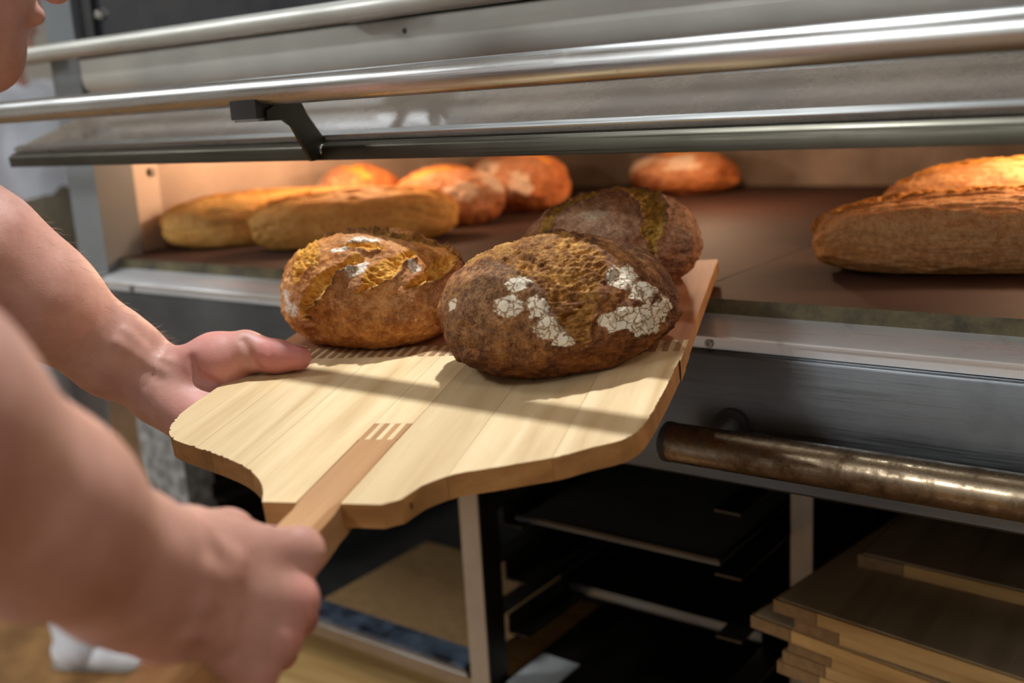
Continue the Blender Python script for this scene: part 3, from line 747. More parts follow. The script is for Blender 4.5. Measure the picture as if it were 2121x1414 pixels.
def loaf(name, label, m, base, frame, a, b, h, n=60, scores=(), flour=(), pale=(), seed=0, zc=0.38, p=2.3, lumpy=0.05, cat='bread', group=None, rough=1.0):
    if n not in _cs: _cs[n] = cube_sphere(n)
    d, F = _cs[n]
    off = np.array([seed * 3.1, seed * 1.7, seed * 5.3])
    s = 1 / (np.abs(d) ** p).sum(1) ** (1 / p); q = d * s[:, None]
    q = q * (1 + lumpy * fbm(d * 1.6 + off, 3))[:, None]
    crumb = np.zeros(len(d)); burnt = np.zeros(len(d)); disp = np.zeros(len(d))
    jit = np.stack([fbm(d * 7 + off + 9 * k_, 3) for k_ in range(3)], 1) * 0.035
    dj = d + jit
    for sc_ in scores:
        tt, side, par = seg_field(dj, sc_['pts'], sc_['w'])
        ins = sstep(1.0, 0.82, tt)
        dep = sc_.get('depth', 0.006); lip = sc_.get('lip', 0.004)
        wq = d + 0.05 * np.stack([fbm(d * 5 + off + 70 * k_, 2) for k_ in range(3)], 1); tex = 1.6 * (0.45 - np.abs(fbm(wq * np.array([7, 13, 13]) + off, 5, 0.62)))
        disp += ins * (-dep * (1 - np.clip(tt, 0, 1) ** 2) + sc_.get('rough', 0.004) * tex) + ins * sc_.get('bulge', 0.0) * (1 - np.clip(tt, 0, 1) ** 2)
        ls = sc_.get('lipside', 0)
        lm = np.exp(-((tt - 1.04) / 0.13) ** 2) * (1 if ls == 0 else (side == ls)) * sstep(0, 0.12, par) * sstep(1, 0.88, par)
        ragged = 0.7 + 0.5 * fbm(d * 10 + off, 3)
        disp += lip * lm * ragged
        burnt = np.maximum(burnt, np.clip(lm * sc_.get('burn', 0.6) * (0.7 + 0.6 * fbm(d * 20 + off, 2)), 0, 1))
        if sc_.get('inburn'): burnt = np.maximum(burnt, ins * np.clip(sc_['inburn'] * (0.4 + 0.9 * tex), 0, 1))
        crumb = np.maximum(crumb, ins * np.clip(1 - lm, 0, 1))
    disp += rough * (0.0018 * fbm(d * 8 + off, 4) + 0.0005 * fbm(d * 40 + off, 3))
    fl = np.zeros(len(d)); pa = np.zeros(len(d))
    wob = fbm(d * 6 + off + 40, 4) * 0.2 + fbm(d * 22 + off + 90, 3) * 0.10
    for c, r, st in flour: fl = np.maximum(fl, st * sstep(1.25, 0.75, np.linalg.norm(d - unit(c), axis=1) / r + wob * 2.2))
    for c, r, st in pale: pa = np.maximum(pa, st * sstep(1.3, 0.3, np.linalg.norm(d - unit(c), axis=1) / r + wob))
    fl *= 1 - np.clip(crumb * 1.2, 0, 1); pa *= 1 - 0.6 * crumb
    X = np.empty_like(d)
    X[:, 0] = q[:, 0] * a; X[:, 1] = q[:, 1] * b
    z = np.where(q[:, 2] > 0, zc * h + q[:, 2] * (1 - zc) * h, zc * h + q[:, 2] * zc * h * 1.25)
    nr = np.stack([d[:, 0] / a, d[:, 1] / b, d[:, 2] / (h * 0.6)], 1); nr /= np.linalg.norm(nr, axis=1)[:, None]
    X[:, 2] = z
    X += nr * disp[:, None]
    X[:, 2] = np.where(X[:, 2] < 0.004, 0.004 * np.exp(np.minimum(X[:, 2] - 0.004, 0) / 0.004), X[:, 2]) - 0.0006
    X[:, 2] = np.maximum(X[:, 2], 0.0002)
    base = np.asarray(base, float)
    Wd = base + X @ np.stack(frame)
    o = build(name, Wd, F, m, None, True, dict(crumb=crumb, flour=fl, burnt=burnt, pale=pa))
    # keep the texture space in the loaf's own frame
    return tag(o, label, cat, group)
def pframe(th):
    c, s = math.cos(th), math.sin(th)
    return (c * PW + s * PL, -s * PW + c * PL, PN)
def wframe(th):
    c, s = math.cos(th), math.sin(th)
    return (np.array([c, s, 0]), np.array([-s, c, 0]), np.array([0, 0, 1.0]))
GP = 'round rustic loaves carried on the peel'
GO = 'round loaves baking at the back of the oven'
GL = 'long loaves baking in the oven'

FRONT = dict(r=0.0779, l=-0.006, th=0.463, a=0.1011, b=0.0760, h=0.1045)
LEFT = dict(r=-0.1384, l=0.0838, th=-0.33, a=0.1008, b=0.0787, h=0.1008)
THIRD = dict(r=0.078, l=0.235, th=0.35, a=0.0935, b=0.080, h=0.096)
loaf('rustic_loaf', 'dark brown cracked loaf nearest on the peel, split open down its middle', M['bread_front'], pw(FRONT['r'], FRONT['l'], 0), pframe(FRONT['th']), FRONT['a'], FRONT['b'], FRONT['h'], 130,
     scores=[dict(pts=[unit((-0.45, 0.35, 0.85)), unit((-0.15, -0.1, 0.98)), unit((0.0, -0.58, 0.78)), unit((-0.02, -0.87, 0.45)), unit((0, -1, 0.05)), unit((0, -0.99, -0.12))], w=[0.30, 0.42, 0.34, 0.23, 0.08, 0.02], depth=0.002, lip=0.0035, burn=0.55, rough=0.0028, bulge=0.002, inburn=0.45),
             dict(pts=[unit((-0.62, -0.05, 0.8)), unit((-0.3, -0.2, 0.93)), unit((-0.12, -0.62, 0.76))], w=[0.03, 0.05, 0.02], depth=0.004, lip=0.003, burn=0.9, lipside=-1)],
     flour=[((-0.4, -0.65, 0.65), 0.10, 0.9), ((-0.46, -0.76, 0.46), 0.12, 0.85), ((-0.3, -0.84, 0.44), 0.12, 1), ((-0.18, -0.97, 0.15), 0.13, 1), ((-0.15, -0.99, 0), 0.08, 1), ((0.42, -0.71, 0.57), 0.14, 0.9), ((0.55, -0.75, 0.36), 0.13, 0.85), ((0.7, -0.7, 0.06), 0.15, 1), ((0.5, -0.86, 0.0), 0.2, 1), ((0.3, -0.93, 0.1), 0.13, 1), ((0.2, -0.97, 0.15), 0.08, 0.9), ((-0.86, -0.29, 0.42), 0.07, 0.9)],
     pale=[((-0.69, -0.52, 0.5), 0.75, 0.75), ((-0.46, -0.87, 0.1), 0.4, 0.5), ((0.6, -0.2, 0.8), 0.4, 0.5)], seed=1, group=GP)
loaf('rustic_loaf', 'golden loaf with three slashed ears on the left of the peel', M['bread_left'], pw(LEFT['r'], LEFT['l'], 0), pframe(LEFT['th']), LEFT['a'], LEFT['b'], LEFT['h'], 120,
     scores=[dict(pts=[unit((-0.2, -0.98, -0.05)), unit((-0.1, -0.96, 0.25)), unit((0.05, -0.85, 0.52)), unit((0.31, -0.56, 0.77))], w=[0.04, 0.13, 0.16, 0.07], depth=0.008, lip=0.012, lipside=-1, burn=0.8, rough=0.003),
             dict(pts=[unit((0.45, -0.82, 0.35)), unit((0.57, -0.56, 0.6)), unit((0.66, -0.15, 0.74))], w=[0.04, 0.15, 0.08], depth=0.006, lip=0.007, lipside=-1, burn=0.7, rough=0.003),
             dict(pts=[unit((0.78, -0.48, 0.39)), unit((0.89, -0.05, 0.47)), unit((0.80, 0.35, 0.5))], w=[0.04, 0.15, 0.08], depth=0.006, lip=0.006, lipside=-1, burn=0.7, rough=0.003),
             dict(pts=[unit((-0.55, -0.25, 0.8)), unit((-0.25, -0.62, 0.74)), unit((-0.3, -0.8, 0.5))], w=[0.16, 0.18, 0.08], depth=0.002, lip=0.002, burn=0.3, rough=0.004),
             dict(pts=[unit((0.05, -0.42, 0.92)), unit((0.3, -0.35, 0.88)), unit((0.45, -0.3, 0.84))], w=[0.06, 0.11, 0.06], depth=0.004, lip=0.004, burn=0.6, rough=0.003),
             dict(pts=[unit((-0.62, -0.05, 0.78)), unit((-0.3, 0.0, 0.95)), unit((0.31, 0.05, 0.95)), unit((0.62, 0.30, 0.72)), unit((0.78, 0.52, 0.3))], w=[0.03, 0.05, 0.06, 0.06, 0.03], depth=0.003, lip=0.008, burn=1.0, lipside=1, rough=0.002, inburn=0.9)],
     flour=[((0.2, -0.26, 0.94), 0.16, 0.85), ((0.36, -0.66, 0.66), 0.13, 0.8), ((0.05, -0.5, 0.86), 0.08, 0.9), ((-0.41, -0.91, 0.06), 0.12, 0.9), ((-0.50, -0.84, 0.25), 0.10, 0.8), ((0.76, -0.28, 0.56), 0.07, 1)],
     pale=[((0.66, -0.65, 0.36), 0.55, 0.7), ((0.33, -0.79, 0.52), 0.4, 0.8), ((0.95, -0.22, 0.24), 0.3, 0.6), ((-0.5, -0.8, 0.2), 0.4, 0.9), ((0.2, -0.2, 0.95), 0.5, 0.7)], seed=2, group=GP)
loaf('rustic_loaf', 'pale dusty loaf at the far end of the peel behind the dark cracked loaf', M['bread_third'], pw(THIRD['r'], THIRD['l'], 0), pframe(THIRD['th']), THIRD['a'], THIRD['b'], THIRD['h'], 96,
     scores=[dict(pts=[unit((-0.75, -0.35, 0.55)), unit((-0.55, -0.15, 0.8)), unit((-0.1, 0.1, 1)), unit((0.32, 0.1, 0.93)), unit((0.40, -0.42, 0.81)), unit((0.33, -0.8, 0.5)), unit((0.3, -0.93, 0.1))], w=[0.1, 0.18, 0.22, 0.20, 0.15, 0.14, 0.06], depth=0.005, lip=0.004, burn=0.6, rough=0.005, inburn=0.2)],
     flour=[((-0.2, -0.62, 0.75), 0.14, 0.55), ((-0.3, 0.09, 0.95), 0.10, 0.7)], pale=[((-0.25, -0.66, 0.7), 0.5, 1.0), ((0.7, -0.45, 0.5), 0.6, 0.9)], seed=3, group=GP)
def oven_loaf(x, y, th, a, b, h, seed, label, n=48):
    rs = random.Random(seed)
    sc_ = [dict(pts=[unit((-0.6, rs.uniform(-0.3, 0.1), 0.75)), unit((0, rs.uniform(-0.3, 0), 1)), unit((0.6, rs.uniform(-0.3, 0.2), 0.7))], w=[0.12, 0.24, 0.12], depth=0.004, lip=0.006, burn=0.35, lipside=1)]
    fl = [(unit((rs.uniform(-0.8, 0.8), -0.7, rs.uniform(0.1, 0.7))), 0.3, 0.75) for _ in range(3)]
    loaf('round_loaf', label, M['bread_oven'], (x, y, ZD), wframe(th), a, b, h, n, scores=sc_, flour=fl, pale=[((0, -0.6, 0.6), 1.0, 0.7)], seed=seed, group=GO, lumpy=0.06)
oven_loaf(-1.450, 1.458, -0.79, 0.1050, 0.0869, 0.110, 11, 'round loaf nearest the left chamber wall, brightest lit behind the long loaves')
oven_loaf(-1.2450, 1.485, 1.2488, 0.103, 0.0926, 0.1039, 12, 'plump round loaf lit orange behind the tip of the long loaf')
oven_loaf(-1.2245, 1.70, -0.2377, 0.0936, 0.0786, 0.112, 13, 'round loaf in the middle row behind the plump orange loaf')
oven_loaf(-1.40, 1.90, 0.3, 0.105, 0.085, 0.105, 14, 'round loaf peeking out between the two orange loaves at the back')
oven_loaf(-1.062, 2.07, -0.1138, 0.1212, 0.0901, 0.090, 15, 'reddish round loaf alone against the chamber back wall')
def long_loaf(x, y, th, a, b, h, seed, label, m, n=56):
    sc_ = [dict(pts=[unit((-0.97, -0.05, 0.25)), unit((-0.7, 0.12, 0.9)), unit((0, 0.16, 1)), unit((0.7, 0.1, 0.8)), unit((0.97, 0.0, 0.2))], w=[0.10, 0.34, 0.42, 0.34, 0.10], depth=0.002, lip=0.004, burn=0.3, rough=0.006, bulge=0.003)]
    loaf('long_loaf', label, m, (x, y, ZD), wframe(th), a, b, h, n, scores=sc_, pale=[((0, -0.8, 0.3), 1.1, 1.0), ((-0.6, -0.7, 0.3), 0.7, 0.9)], seed=seed, group=GL, p=2.7, lumpy=0.03, zc=0.42)
long_loaf(-1.418, 1.205, 0.92, 0.180, 0.058, 0.084, 21, 'long loaf by the left chamber wall, casting a dark shadow on it', M['bread_long'])
long_loaf(-1.225, 1.222, 0.92, 0.168, 0.060, 0.086, 22, 'long loaf with a pale tip behind the golden slashed loaf', M['bread_long'])
long_loaf(-0.228, 1.250, 0.38, 0.225, 0.066, 0.086, 23, 'long browned loaf near the front edge of the stone on the right', M['bread_long_dark'], 90)
long_loaf(-0.215, 1.46, 0.33, 0.225, 0.064, 0.104, 24, 'long loaf glowing yellow behind the browned one on the right', M['bread_long_dark'])

# ------------------------------------------------------------------ people: smooth blended volumes turned into one surface
def cone(a, b, ra, rb): return ('c', np.array(a, float), np.array(b, float), ra, rb)
def ball(c, r, rot=None): return ('e', np.array(c, float), np.array(r, float) if np.ndim(r) else np.array([r, r, r], float), rot)
def sd(pr, P):
    if pr[0] == 'c':
        _, a, b, ra, rb = pr; ab = b - a; t_ = np.clip(((P - a) @ ab) / (ab @ ab + 1e-12), 0, 1)
        return np.sqrt((((P - a) - t_[:, None] * ab) ** 2).sum(1)) - (ra + (rb - ra) * t_)
    _, c, r, rot = pr; Q = P - c
    if rot is not None: Q = Q @ rot.T
    k0 = np.sqrt(((Q / r) ** 2).sum(1)); k1 = np.sqrt(((Q / r ** 2) ** 2).sum(1)) + 1e-9
    return k0 * (k0 - 1) / k1
def pbox(pr):
    if pr[0] == 'c':
        m = max(pr[3], pr[4]); return np.minimum(pr[1], pr[2]) - m, np.maximum(pr[1], pr[2]) + m
    m = pr[2].max(); return pr[1] - m, pr[1] + m
def smin(a, b, k):
    h_ = np.clip(0.5 + 0.5 * (b - a) / k, 0, 1); return b + (a - b) * h_ - k * h_ * (1 - h_)
class Vol:
    def __init__(s): s.items = []
    def add(s, prims, k=0.01, inner=None, mode='add'):
        prims = prims if isinstance(prims, list) else [prims]
        lo = np.min([pbox(p)[0] for p in prims], 0); hi = np.max([pbox(p)[1] for p in prims], 0)
        s.items.append((mode, k, prims, inner, lo, hi)); return s
    def ev(s, P, lo=None, hi=None):
        d = np.full(len(P), 0.5)
        for mode, k, prims, inner, a, b in s.items:
            if lo is not None and (np.any(a - k - 0.02 > hi) or np.any(b + k + 0.02 < lo)): continue
            e = None
            for p in prims:
                q = sd(p, P)
                e = q if e is None else (np.minimum(e, q) if inner is None else smin(e, q, inner))
            if mode == 'add': d = smin(d, e, k)
            elif mode == 'sub': d = -smin(-d, e, k)
            elif mode == 'cut': d = np.maximum(d, -e)
        return d
    def grad(s, P, e=0.0008):
        g = np.stack([s.ev(P + e * v) - s.ev(P - e * v) for v in np.eye(3)], 1)
        return g / (np.linalg.norm(g, axis=1)[:, None] + 1e-9)
    def snap(s, P, it=8):
        P = np.array(P, float)
        for _ in range(it): P = P - s.grad(P) * s.ev(P)[:, None]
        return P
def polygonise(fn, lo, hi, h, B=20):
    lo = np.array(lo, float); hi = np.array(hi, float)
    nb = np.ceil((hi - lo) / (h * B)).astype(int); side = h * B
    g = np.stack(np.meshgrid(*[np.arange(k_) for k_ in nb], indexing='ij'), -1).reshape(-1, 3)
    cen = lo + (g + 0.5) * side
    dc = fn(cen, None, None)
    act = g[np.abs(dc) < side * 1.25 + 0.012]
    n3 = (nb * B + 2).astype(np.int64)
    loc_ = np.stack(np.meshgrid(*[np.arange(B + 1)] * 3, indexing='ij'), -1).reshape(-1, 3)
    ids = []; pos = []; quads = []
    gid = lambda c: (c[..., 0] * n3[1] + c[..., 1]) * n3[2] + c[..., 2]
    co = np.stack(np.meshgrid(*[np.arange(2)] * 3, indexing='ij'), -1).reshape(-1, 3)
    ed = [(i, j) for i in range(8) for j in range(i + 1, 8) if np.abs(co[i] - co[j]).sum() == 1]
    for b in act:
        o = b * B; P = lo + (o + loc_) * h
        v = fn(P, P[0], P[-1]).reshape(B + 1, B + 1, B + 1)
        sgn = v < 0
        if sgn.all() or not sgn.any(): continue
        cs = [sgn[c[0]:B + c[0], c[1]:B + c[1], c[2]:B + c[2]] for c in co]
        sm = sum(c.astype(np.int8) for c in cs); m = (sm > 0) & (sm < 8)
        cells = np.argwhere(m)
        vv = np.stack([v[c[0]:B + c[0], c[1]:B + c[1], c[2]:B + c[2]][m] for c in co], 1)
        acc = np.zeros((len(cells), 3)); cnt = np.zeros(len(cells))
        for i, j in ed:
            x = (vv[:, i] < 0) != (vv[:, j] < 0)
            den = vv[:, i] - vv[:, j]; t_ = np.where(x, vv[:, i] / np.where(den == 0, 1, den), 0)
            acc += np.where(x[:, None], co[i] + t_[:, None] * (co[j] - co[i]), 0); cnt += x
        pos.append(lo + (o + cells + acc / cnt[:, None]) * h); ids.append(gid(o + cells))
        for ax in range(3):
            sl0 = [slice(0, B)] * 3; sl1 = [slice(0, B)] * 3; sl1[ax] = slice(1, B + 1)
            a, c = sgn[tuple(sl0)], sgn[tuple(sl1)]
            e = np.argwhere(a != c)
            if len(e) == 0: continue
            fl = a[a != c]
            u, w_ = np.eye(3, dtype=int)[(ax + 1) % 3], np.eye(3, dtype=int)[(ax + 2) % 3]
            E_ = o + e
            q = np.stack([gid(E_ - u - w_), gid(E_ - w_), gid(E_), gid(E_ - u)], 1)
            q[~fl] = q[~fl][:, ::-1]
            quads.append(q)
    ids = np.concatenate(ids); pos = np.concatenate(pos); quads = np.concatenate(quads)
    od = np.argsort(ids); ids = ids[od]; pos = pos[od]
    k_ = np.searchsorted(ids, quads); k_ = np.clip(k_, 0, len(ids) - 1)
    ok = (ids[k_] == quads).all(1)
    return pos, k_[ok]
def fast_build(name, V, Q, m, parent, attrs=None):
    lo, hi = V.min(0), V.max(0); org = np.array([(lo[0] + hi[0]) / 2, (lo[1] + hi[1]) / 2, lo[2]])
    me = bpy.data.meshes.new(name)
    me.vertices.add(len(V)); me.vertices.foreach_set('co', (V - org).astype(np.float32).ravel())
    me.loops.add(len(Q) * 4); me.loops.foreach_set('vertex_index', Q.astype(np.int32).ravel())
    me.polygons.add(len(Q)); me.polygons.foreach_set('loop_start', np.arange(0, len(Q) * 4, 4, dtype=np.int32))
    me.polygons.foreach_set('use_smooth', np.ones(len(Q), bool))
    for k_, a in (attrs or {}).items():
        at = me.attributes.new(k_, 'FLOAT', 'POINT'); at.data.foreach_set('value', np.asarray(a, np.float32))
    me.update(calc_edges=True); me.validate(); me.materials.append(m)
    o = bpy.data.objects.new(name, me); place(o, org, parent); return o
def rotm(fwd, upv=(0, 0, 1)):
    f_ = unit(fwd); r_ = unit(np.cross(f_, upv)); return np.stack([r_, f_, np.cross(r_, f_)])   # rows: right, forward, up
def head_into(v, c, fwd):
    Rm = rotm(fwd); L_ = lambda x, y, z: np.array(c) + x * Rm[0] + y * Rm[1] + z * Rm[2]
    v.add(ball(L_(0, -0.005, 0.03), (0.074, 0.094, 0.086), Rm), 0.02)
    v.add(ball(L_(0, 0.03, -0.03), (0.060, 0.062, 0.078), Rm), 0.03)
    v.add(cone(L_(-0.045, 0.005, -0.06), L_(0, 0.062, -0.092), 0.022, 0.020), 0.03)
    v.add(cone(L_(0.045, 0.005, -0.06), L_(0, 0.062, -0.092), 0.022, 0.020), 0.03)
    v.add(cone(L_(0, 0.086, 0.012), L_(0, 0.108, -0.024), 0.008, 0.013), 0.012)
    v.add(cone(L_(-0.022, 0.088, -0.055), L_(0.022, 0.088, -0.055), 0.007, 0.007), 0.008)
    for s in (-1, 1):
        v.add(cone(L_(s * 0.03, 0.083, 0.024), L_(s * 0.055, 0.068, 0.024), 0.009, 0.008), 0.012)
        v.add(ball(L_(s * 0.032, 0.098, 0.004), 0.013), 0.006, mode='sub')
        v.add(ball(L_(s * 0.032, 0.080, 0.004), 0.0125), 0.003)
        v.add(ball(L_(s * 0.078, -0.005, -0.005), (0.010, 0.019, 0.032), Rm), 0.008)
        v.add(ball(L_(s * 0.090, 0.002, -0.002), (0.006, 0.010, 0.018), Rm), 0.004, mode='sub')
    v.add(cone(L_(-0.02, 0.1, -0.056), L_(0.02, 0.1, -0.056), 0.0015, 0.0015), 0.004, mode='sub')
    return L_, Rm

# ---- the baker holding the peel
baker = empty('person', (-0.74, 0.05, FZ))
tag(baker, 'person at the left edge reaching bare forearms out to hold the peel', 'person')
S_R, S_L = np.array([-0.6231, 0.1728, -0.0002]), np.array([-0.9542, 0.148, -0.0242])
MID, HEAD, HIP = np.array([-0.7687, 0.1662, -0.0219]), np.array([-0.7990, 0.3850, 0.1640]), np.array([-0.7263, 0.0528, -0.5123])
E_R, W_R = np.array([-0.3898, 0.1041, -0.0468]), np.array([-0.4541, 0.2853, -0.2328])
E_L, W_L = np.array([-0.9277, 0.4068, -0.0409]), np.array([-0.8498, 0.5654, -0.2313])
fwdb = unit((0.05, 1, 0)); sideb = unit((1, -0.05, 0))
Rb = rotm((0.05, 1, 0))
def torso_prims(g=0.0):
    return [ball(MID + (0, -0.02, -0.10), (0.165 + g, 0.105 + g, 0.150 + g), Rb), ball(0.5 * (MID + HIP), (0.145 + g, 0.10 + g, 0.17 + g), Rb), ball(HIP, (0.160 + g, 0.11 + g, 0.13 + g), Rb),
            cone(S_R, S_L, 0.052 + g, 0.052 + g)]
def arm_prims(S, E_, g=0.0): return [cone(S, E_, 0.056 + g, 0.046 + g)]
bv = Vol()
for p in torso_prims(): bv.add(p, 0.06)
bv.add(cone(MID + (0, 0.02, 0.03), HEAD + (0, -0.03, -0.05), 0.060, 0.052), 0.05)
Lh, Rh = head_into(bv, HEAD, (0.12, 1, -0.30))
for S, E_ in ((S_R, E_R), (S_L, E_L)): bv.add(arm_prims(S, E_), 0.03)
FEET = [np.array([-0.64, -0.02, FZ + 0.05]), np.array([-0.86, 0.14, FZ + 0.05])]
KN = []
for s, ft in zip((1, -1), FEET):
    hp = HIP + sideb * s * 0.085 + (0, 0, -0.05); kn = 0.5 * (hp + ft) + np.array([0, 0.05, 0.02]); KN.append((hp, kn, ft))
    bv.add([cone(hp, kn, 0.082, 0.054), cone(kn, ft + (0, 0, 0.05), 0.054, 0.036)], 0.04, 0.02)
    bv.add(cone(ft, ft + (0.02, 0.15, -0.02), 0.036, 0.028), 0.03)
# right forearm: swelling below the elbow, flat wrist
fa = lambda t_: E_R + (W_R - E_R) * t_
bv.add([cone(E_R, fa(0.28), 0.046, 0.0515), cone(fa(0.28), fa(0.62), 0.0515, 0.042), cone(fa(0.62), fa(0.94), 0.042, 0.031)], 0.03, 0.02)
# right hand closed round the handle
KR = [np.array(p) for p in ([-0.4405, 0.3693, -0.2443], [-0.4305, 0.3520, -0.2645], [-0.4285, 0.3365, -0.2795], [-0.4290, 0.3195, -0.2925])]
PIP = [np.array(p) for p in ([-0.4750, 0.3930, -0.2740], [-0.4600, 0.3800, -0.2955], [-0.4600, 0.3630, -0.3097], [-0.4580, 0.3420, -0.3219])]
DIP = [np.array(p) for p in ([-0.4973, 0.3975, -0.2881], [-0.4812, 0.3843, -0.3097], [-0.4826, 0.3658, -0.3259], [-0.4775, 0.3419, -0.3331])]
TIP = [np.array(p) for p in ([-0.504, 0.3833, -0.2754], [-0.489, 0.3711, -0.2991], [-0.4874, 0.3527, -0.3142], [-0.4834, 0.3336, -0.3242])]
CB = [np.array(p) for p in ([-0.4518, 0.3037, -0.2194], [-0.4476, 0.2975, -0.2296], [-0.4481, 0.2934, -0.2431], [-0.4483, 0.2894, -0.2565])]
TH_R = [np.array(p) for p in ([-0.4695, 0.3145, -0.2247], [-0.4824, 0.3528, -0.2364], [-0.4953, 0.388, -0.259], [-0.513, 0.4054, -0.2866])]
bv.add([cone(fa(0.90), CB[0], 0.030, 0.020), cone(fa(0.90), CB[1], 0.030, 0.021), cone(fa(0.90), CB[2], 0.030, 0.021), cone(fa(0.90), CB[3], 0.030, 0.020)], 0.02, 0.012)
rad = [0.0155, 0.0160, 0.0150, 0.0135]
bv.add([cone(CB[i], KR[i], 0.0195, rad[i] * 0.86) for i in range(4)], 0.012, 0.013)
bv.add([ball(KR[i] , rad[i] * 0.93) for i in range(4)], 0.007)
bv.add([cone(TH_R[0], TH_R[1], 0.020, 0.0165)], 0.016)
fingers = [[cone(KR[i], PIP[i], rad[i] * 0.93, rad[i] * 0.72), cone(PIP[i], DIP[i], rad[i] * 0.72, rad[i] * 0.62), cone(DIP[i], TIP[i], rad[i] * 0.62, rad[i] * 0.52)] for i in range(4)]
for fg in fingers: bv.add(fg, 0.003, 0.003)
bv.add([cone(TH_R[1], TH_R[2], 0.0145, 0.0125), cone(TH_R[2], TH_R[3], 0.0125, 0.0095)], 0.005, 0.004)
# left forearm
LF = [E_L, np.array([-0.9049, 0.4472, -0.0947]), np.array([-0.8895, 0.4834, -0.1436]), np.array([-0.8696, 0.5383, -0.2067]), W_L]
LR = [0.045, 0.0475, 0.0460, 0.0350, 0.0300]
bv.add([cone(LF[i], LF[i + 1], LR[i], LR[i + 1]) for i in range(4)], 0.03, 0.03)
# left hand: palm up under the peel's edge, thumb laid over the top
MC = [pw(-0.190, -0.030, -0.0330), pw(-0.183, -0.055, -0.0345), pw(-0.187, -0.080, -0.0345), pw(-0.195, -0.103, -0.0330)]
CBL = [np.array([-0.836, 0.580, -0.238]), np.array([-0.834, 0.571, -0.243]), np.array([-0.832, 0.562, -0.247]), np.array([-0.830, 0.553, -0.249])]
bv.add([cone(CBL[i], MC[i], 0.0210, 0.0128) for i in range(4)], 0.02, 0.014)
bv.add(cone((-0.832, 0.5563, -0.243), pw(-0.240, -0.100, -0.034), 0.0245, 0.019), 0.02)
TL = [np.array([-0.8137, 0.5752, -0.2251]), np.array([-0.7901, 0.5913, -0.2171]), np.array([-0.7682, 0.6074, -0.2094]), np.array([-0.7382, 0.6197, -0.2139]), np.array([-0.7172, 0.6271, -0.2150])]
bv.add([cone(TL[0], TL[1], 0.0245, 0.0260), cone(TL[1], TL[2], 0.0260, 0.0195)], 0.014, 0.01)
bv.add([cone(TL[2], TL[3], 0.0190, 0.0150), cone(TL[3], TL[4], 0.0150, 0.0112)], 0.006, 0.006)
for i in range(4):
    rr = [0.0092, 0.0096, 0.0092, 0.0084][i]; l0 = [-0.030, -0.055, -0.080, -0.103][i]; ln_ = [1.0, 1.1, 1.0, 0.8][i]
    p1, p2, p3 = pw(-0.190 + 0.042 * ln_, l0 * 0.92, -0.0285), pw(-0.190 + 0.066 * ln_, l0 * 0.9, -0.0275), pw(-0.190 + 0.086 * ln_, l0 * 0.9, -0.0270)
    bv.add([cone(MC[i], p1, rr * 1.25, rr), cone(p1, p2, rr, rr * 0.92), cone(p2, p3, rr * 0.92, rr * 0.8)], 0.004, 0.003)
# creases and tendons of the left hand and wrist, drawn on the skin
def dense(pts):
    P = np.array(pts, float); t_ = np.linspace(0, len(P) - 1, 4 * len(P)); i = np.minimum(t_.astype(int), len(P) - 2); u_ = (t_ - i)[:, None]
    return P[i] * (1 - u_) + P[i + 1] * u_
def crease(pts, r, k=0.002):
    q = bv.snap(dense(pts)); bv.add([cone(q[i], q[i + 1], r, r) for i in range(len(q) - 1)], k, 0.001, 'sub')
def ridge(pts, r, k=0.008, sink=0.6):
    q = bv.snap(dense(pts)); g = bv.grad(q); q = q - g * r * sink
    bv.add([cone(q[i], q[i + 1], r, r) for i in range(len(q) - 1)], k, 0.002)

ridge([[-0.8393, 0.5298, -0.1815], [-0.8224, 0.5391, -0.1933], [-0.8058, 0.5489, -0.2029]], 0.0028, 0.008, 0.7)
ridge([[-0.8455, 0.5225, -0.1904], [-0.8249, 0.534, -0.2046], [-0.8082, 0.5435, -0.2155]], 0.0026, 0.008, 0.7)
crease([[-0.7552, 0.5961, -0.1929], [-0.7495, 0.5969, -0.2052], [-0.7467, 0.5966, -0.214], [-0.7431, 0.597, -0.2219]], 0.0020, 0.005)
crease([[-0.7896, 0.5599, -0.207], [-0.7844, 0.5606, -0.2184], [-0.7756, 0.5649, -0.2267], [-0.7642, 0.5719, -0.2322]], 0.0018, 0.006)
crease([[-0.8095, 0.5585, -0.2050], [-0.8125, 0.5525, -0.2170], [-0.8148, 0.5458, -0.2351]], 0.0007, 0.003)
crease([[-0.8190, 0.5580, -0.2040], [-0.8225, 0.5515, -0.2180], [-0.8247, 0.544, -0.2381]], 0.0006, 0.003)
crease([[-0.7321, 0.6056, -0.1983], [-0.7298, 0.6045, -0.2082], [-0.7281, 0.6027, -0.219]], 0.0006, 0.003)
ridge([[-0.4328, 0.2958, -0.2068], [-0.417, 0.3075, -0.2074], [-0.401, 0.3186, -0.2109], [-0.3904, 0.3257, -0.2141]], 0.0030, 0.011, 0.75)
ridge([[-0.4243, 0.2862, -0.2181], [-0.4094, 0.2961, -0.2227], [-0.3933, 0.3063, -0.2296], [-0.3797, 0.315, -0.2348]], 0.0030, 0.011, 0.75)
ridge([[-0.4252, 0.2823, -0.2297], [-0.412, 0.2901, -0.237], [-0.3976, 0.2983, -0.2464], [-0.3855, 0.3056, -0.2528]], 0.0030, 0.011, 0.75)
ridge([[-0.426, 0.278, -0.2425], [-0.4145, 0.2838, -0.2527], [-0.402, 0.2904, -0.2624], [-0.3937, 0.2949, -0.2686]], 0.0030, 0.011, 0.75)
PV, PQ = polygonise(lambda P, lo, hi: bv.ev(P, lo, hi), (-1.1, -0.25, FZ - 0.0), (-0.3, 0.75, 0.30), 0.0028)
fl = np.zeros(len(PV))
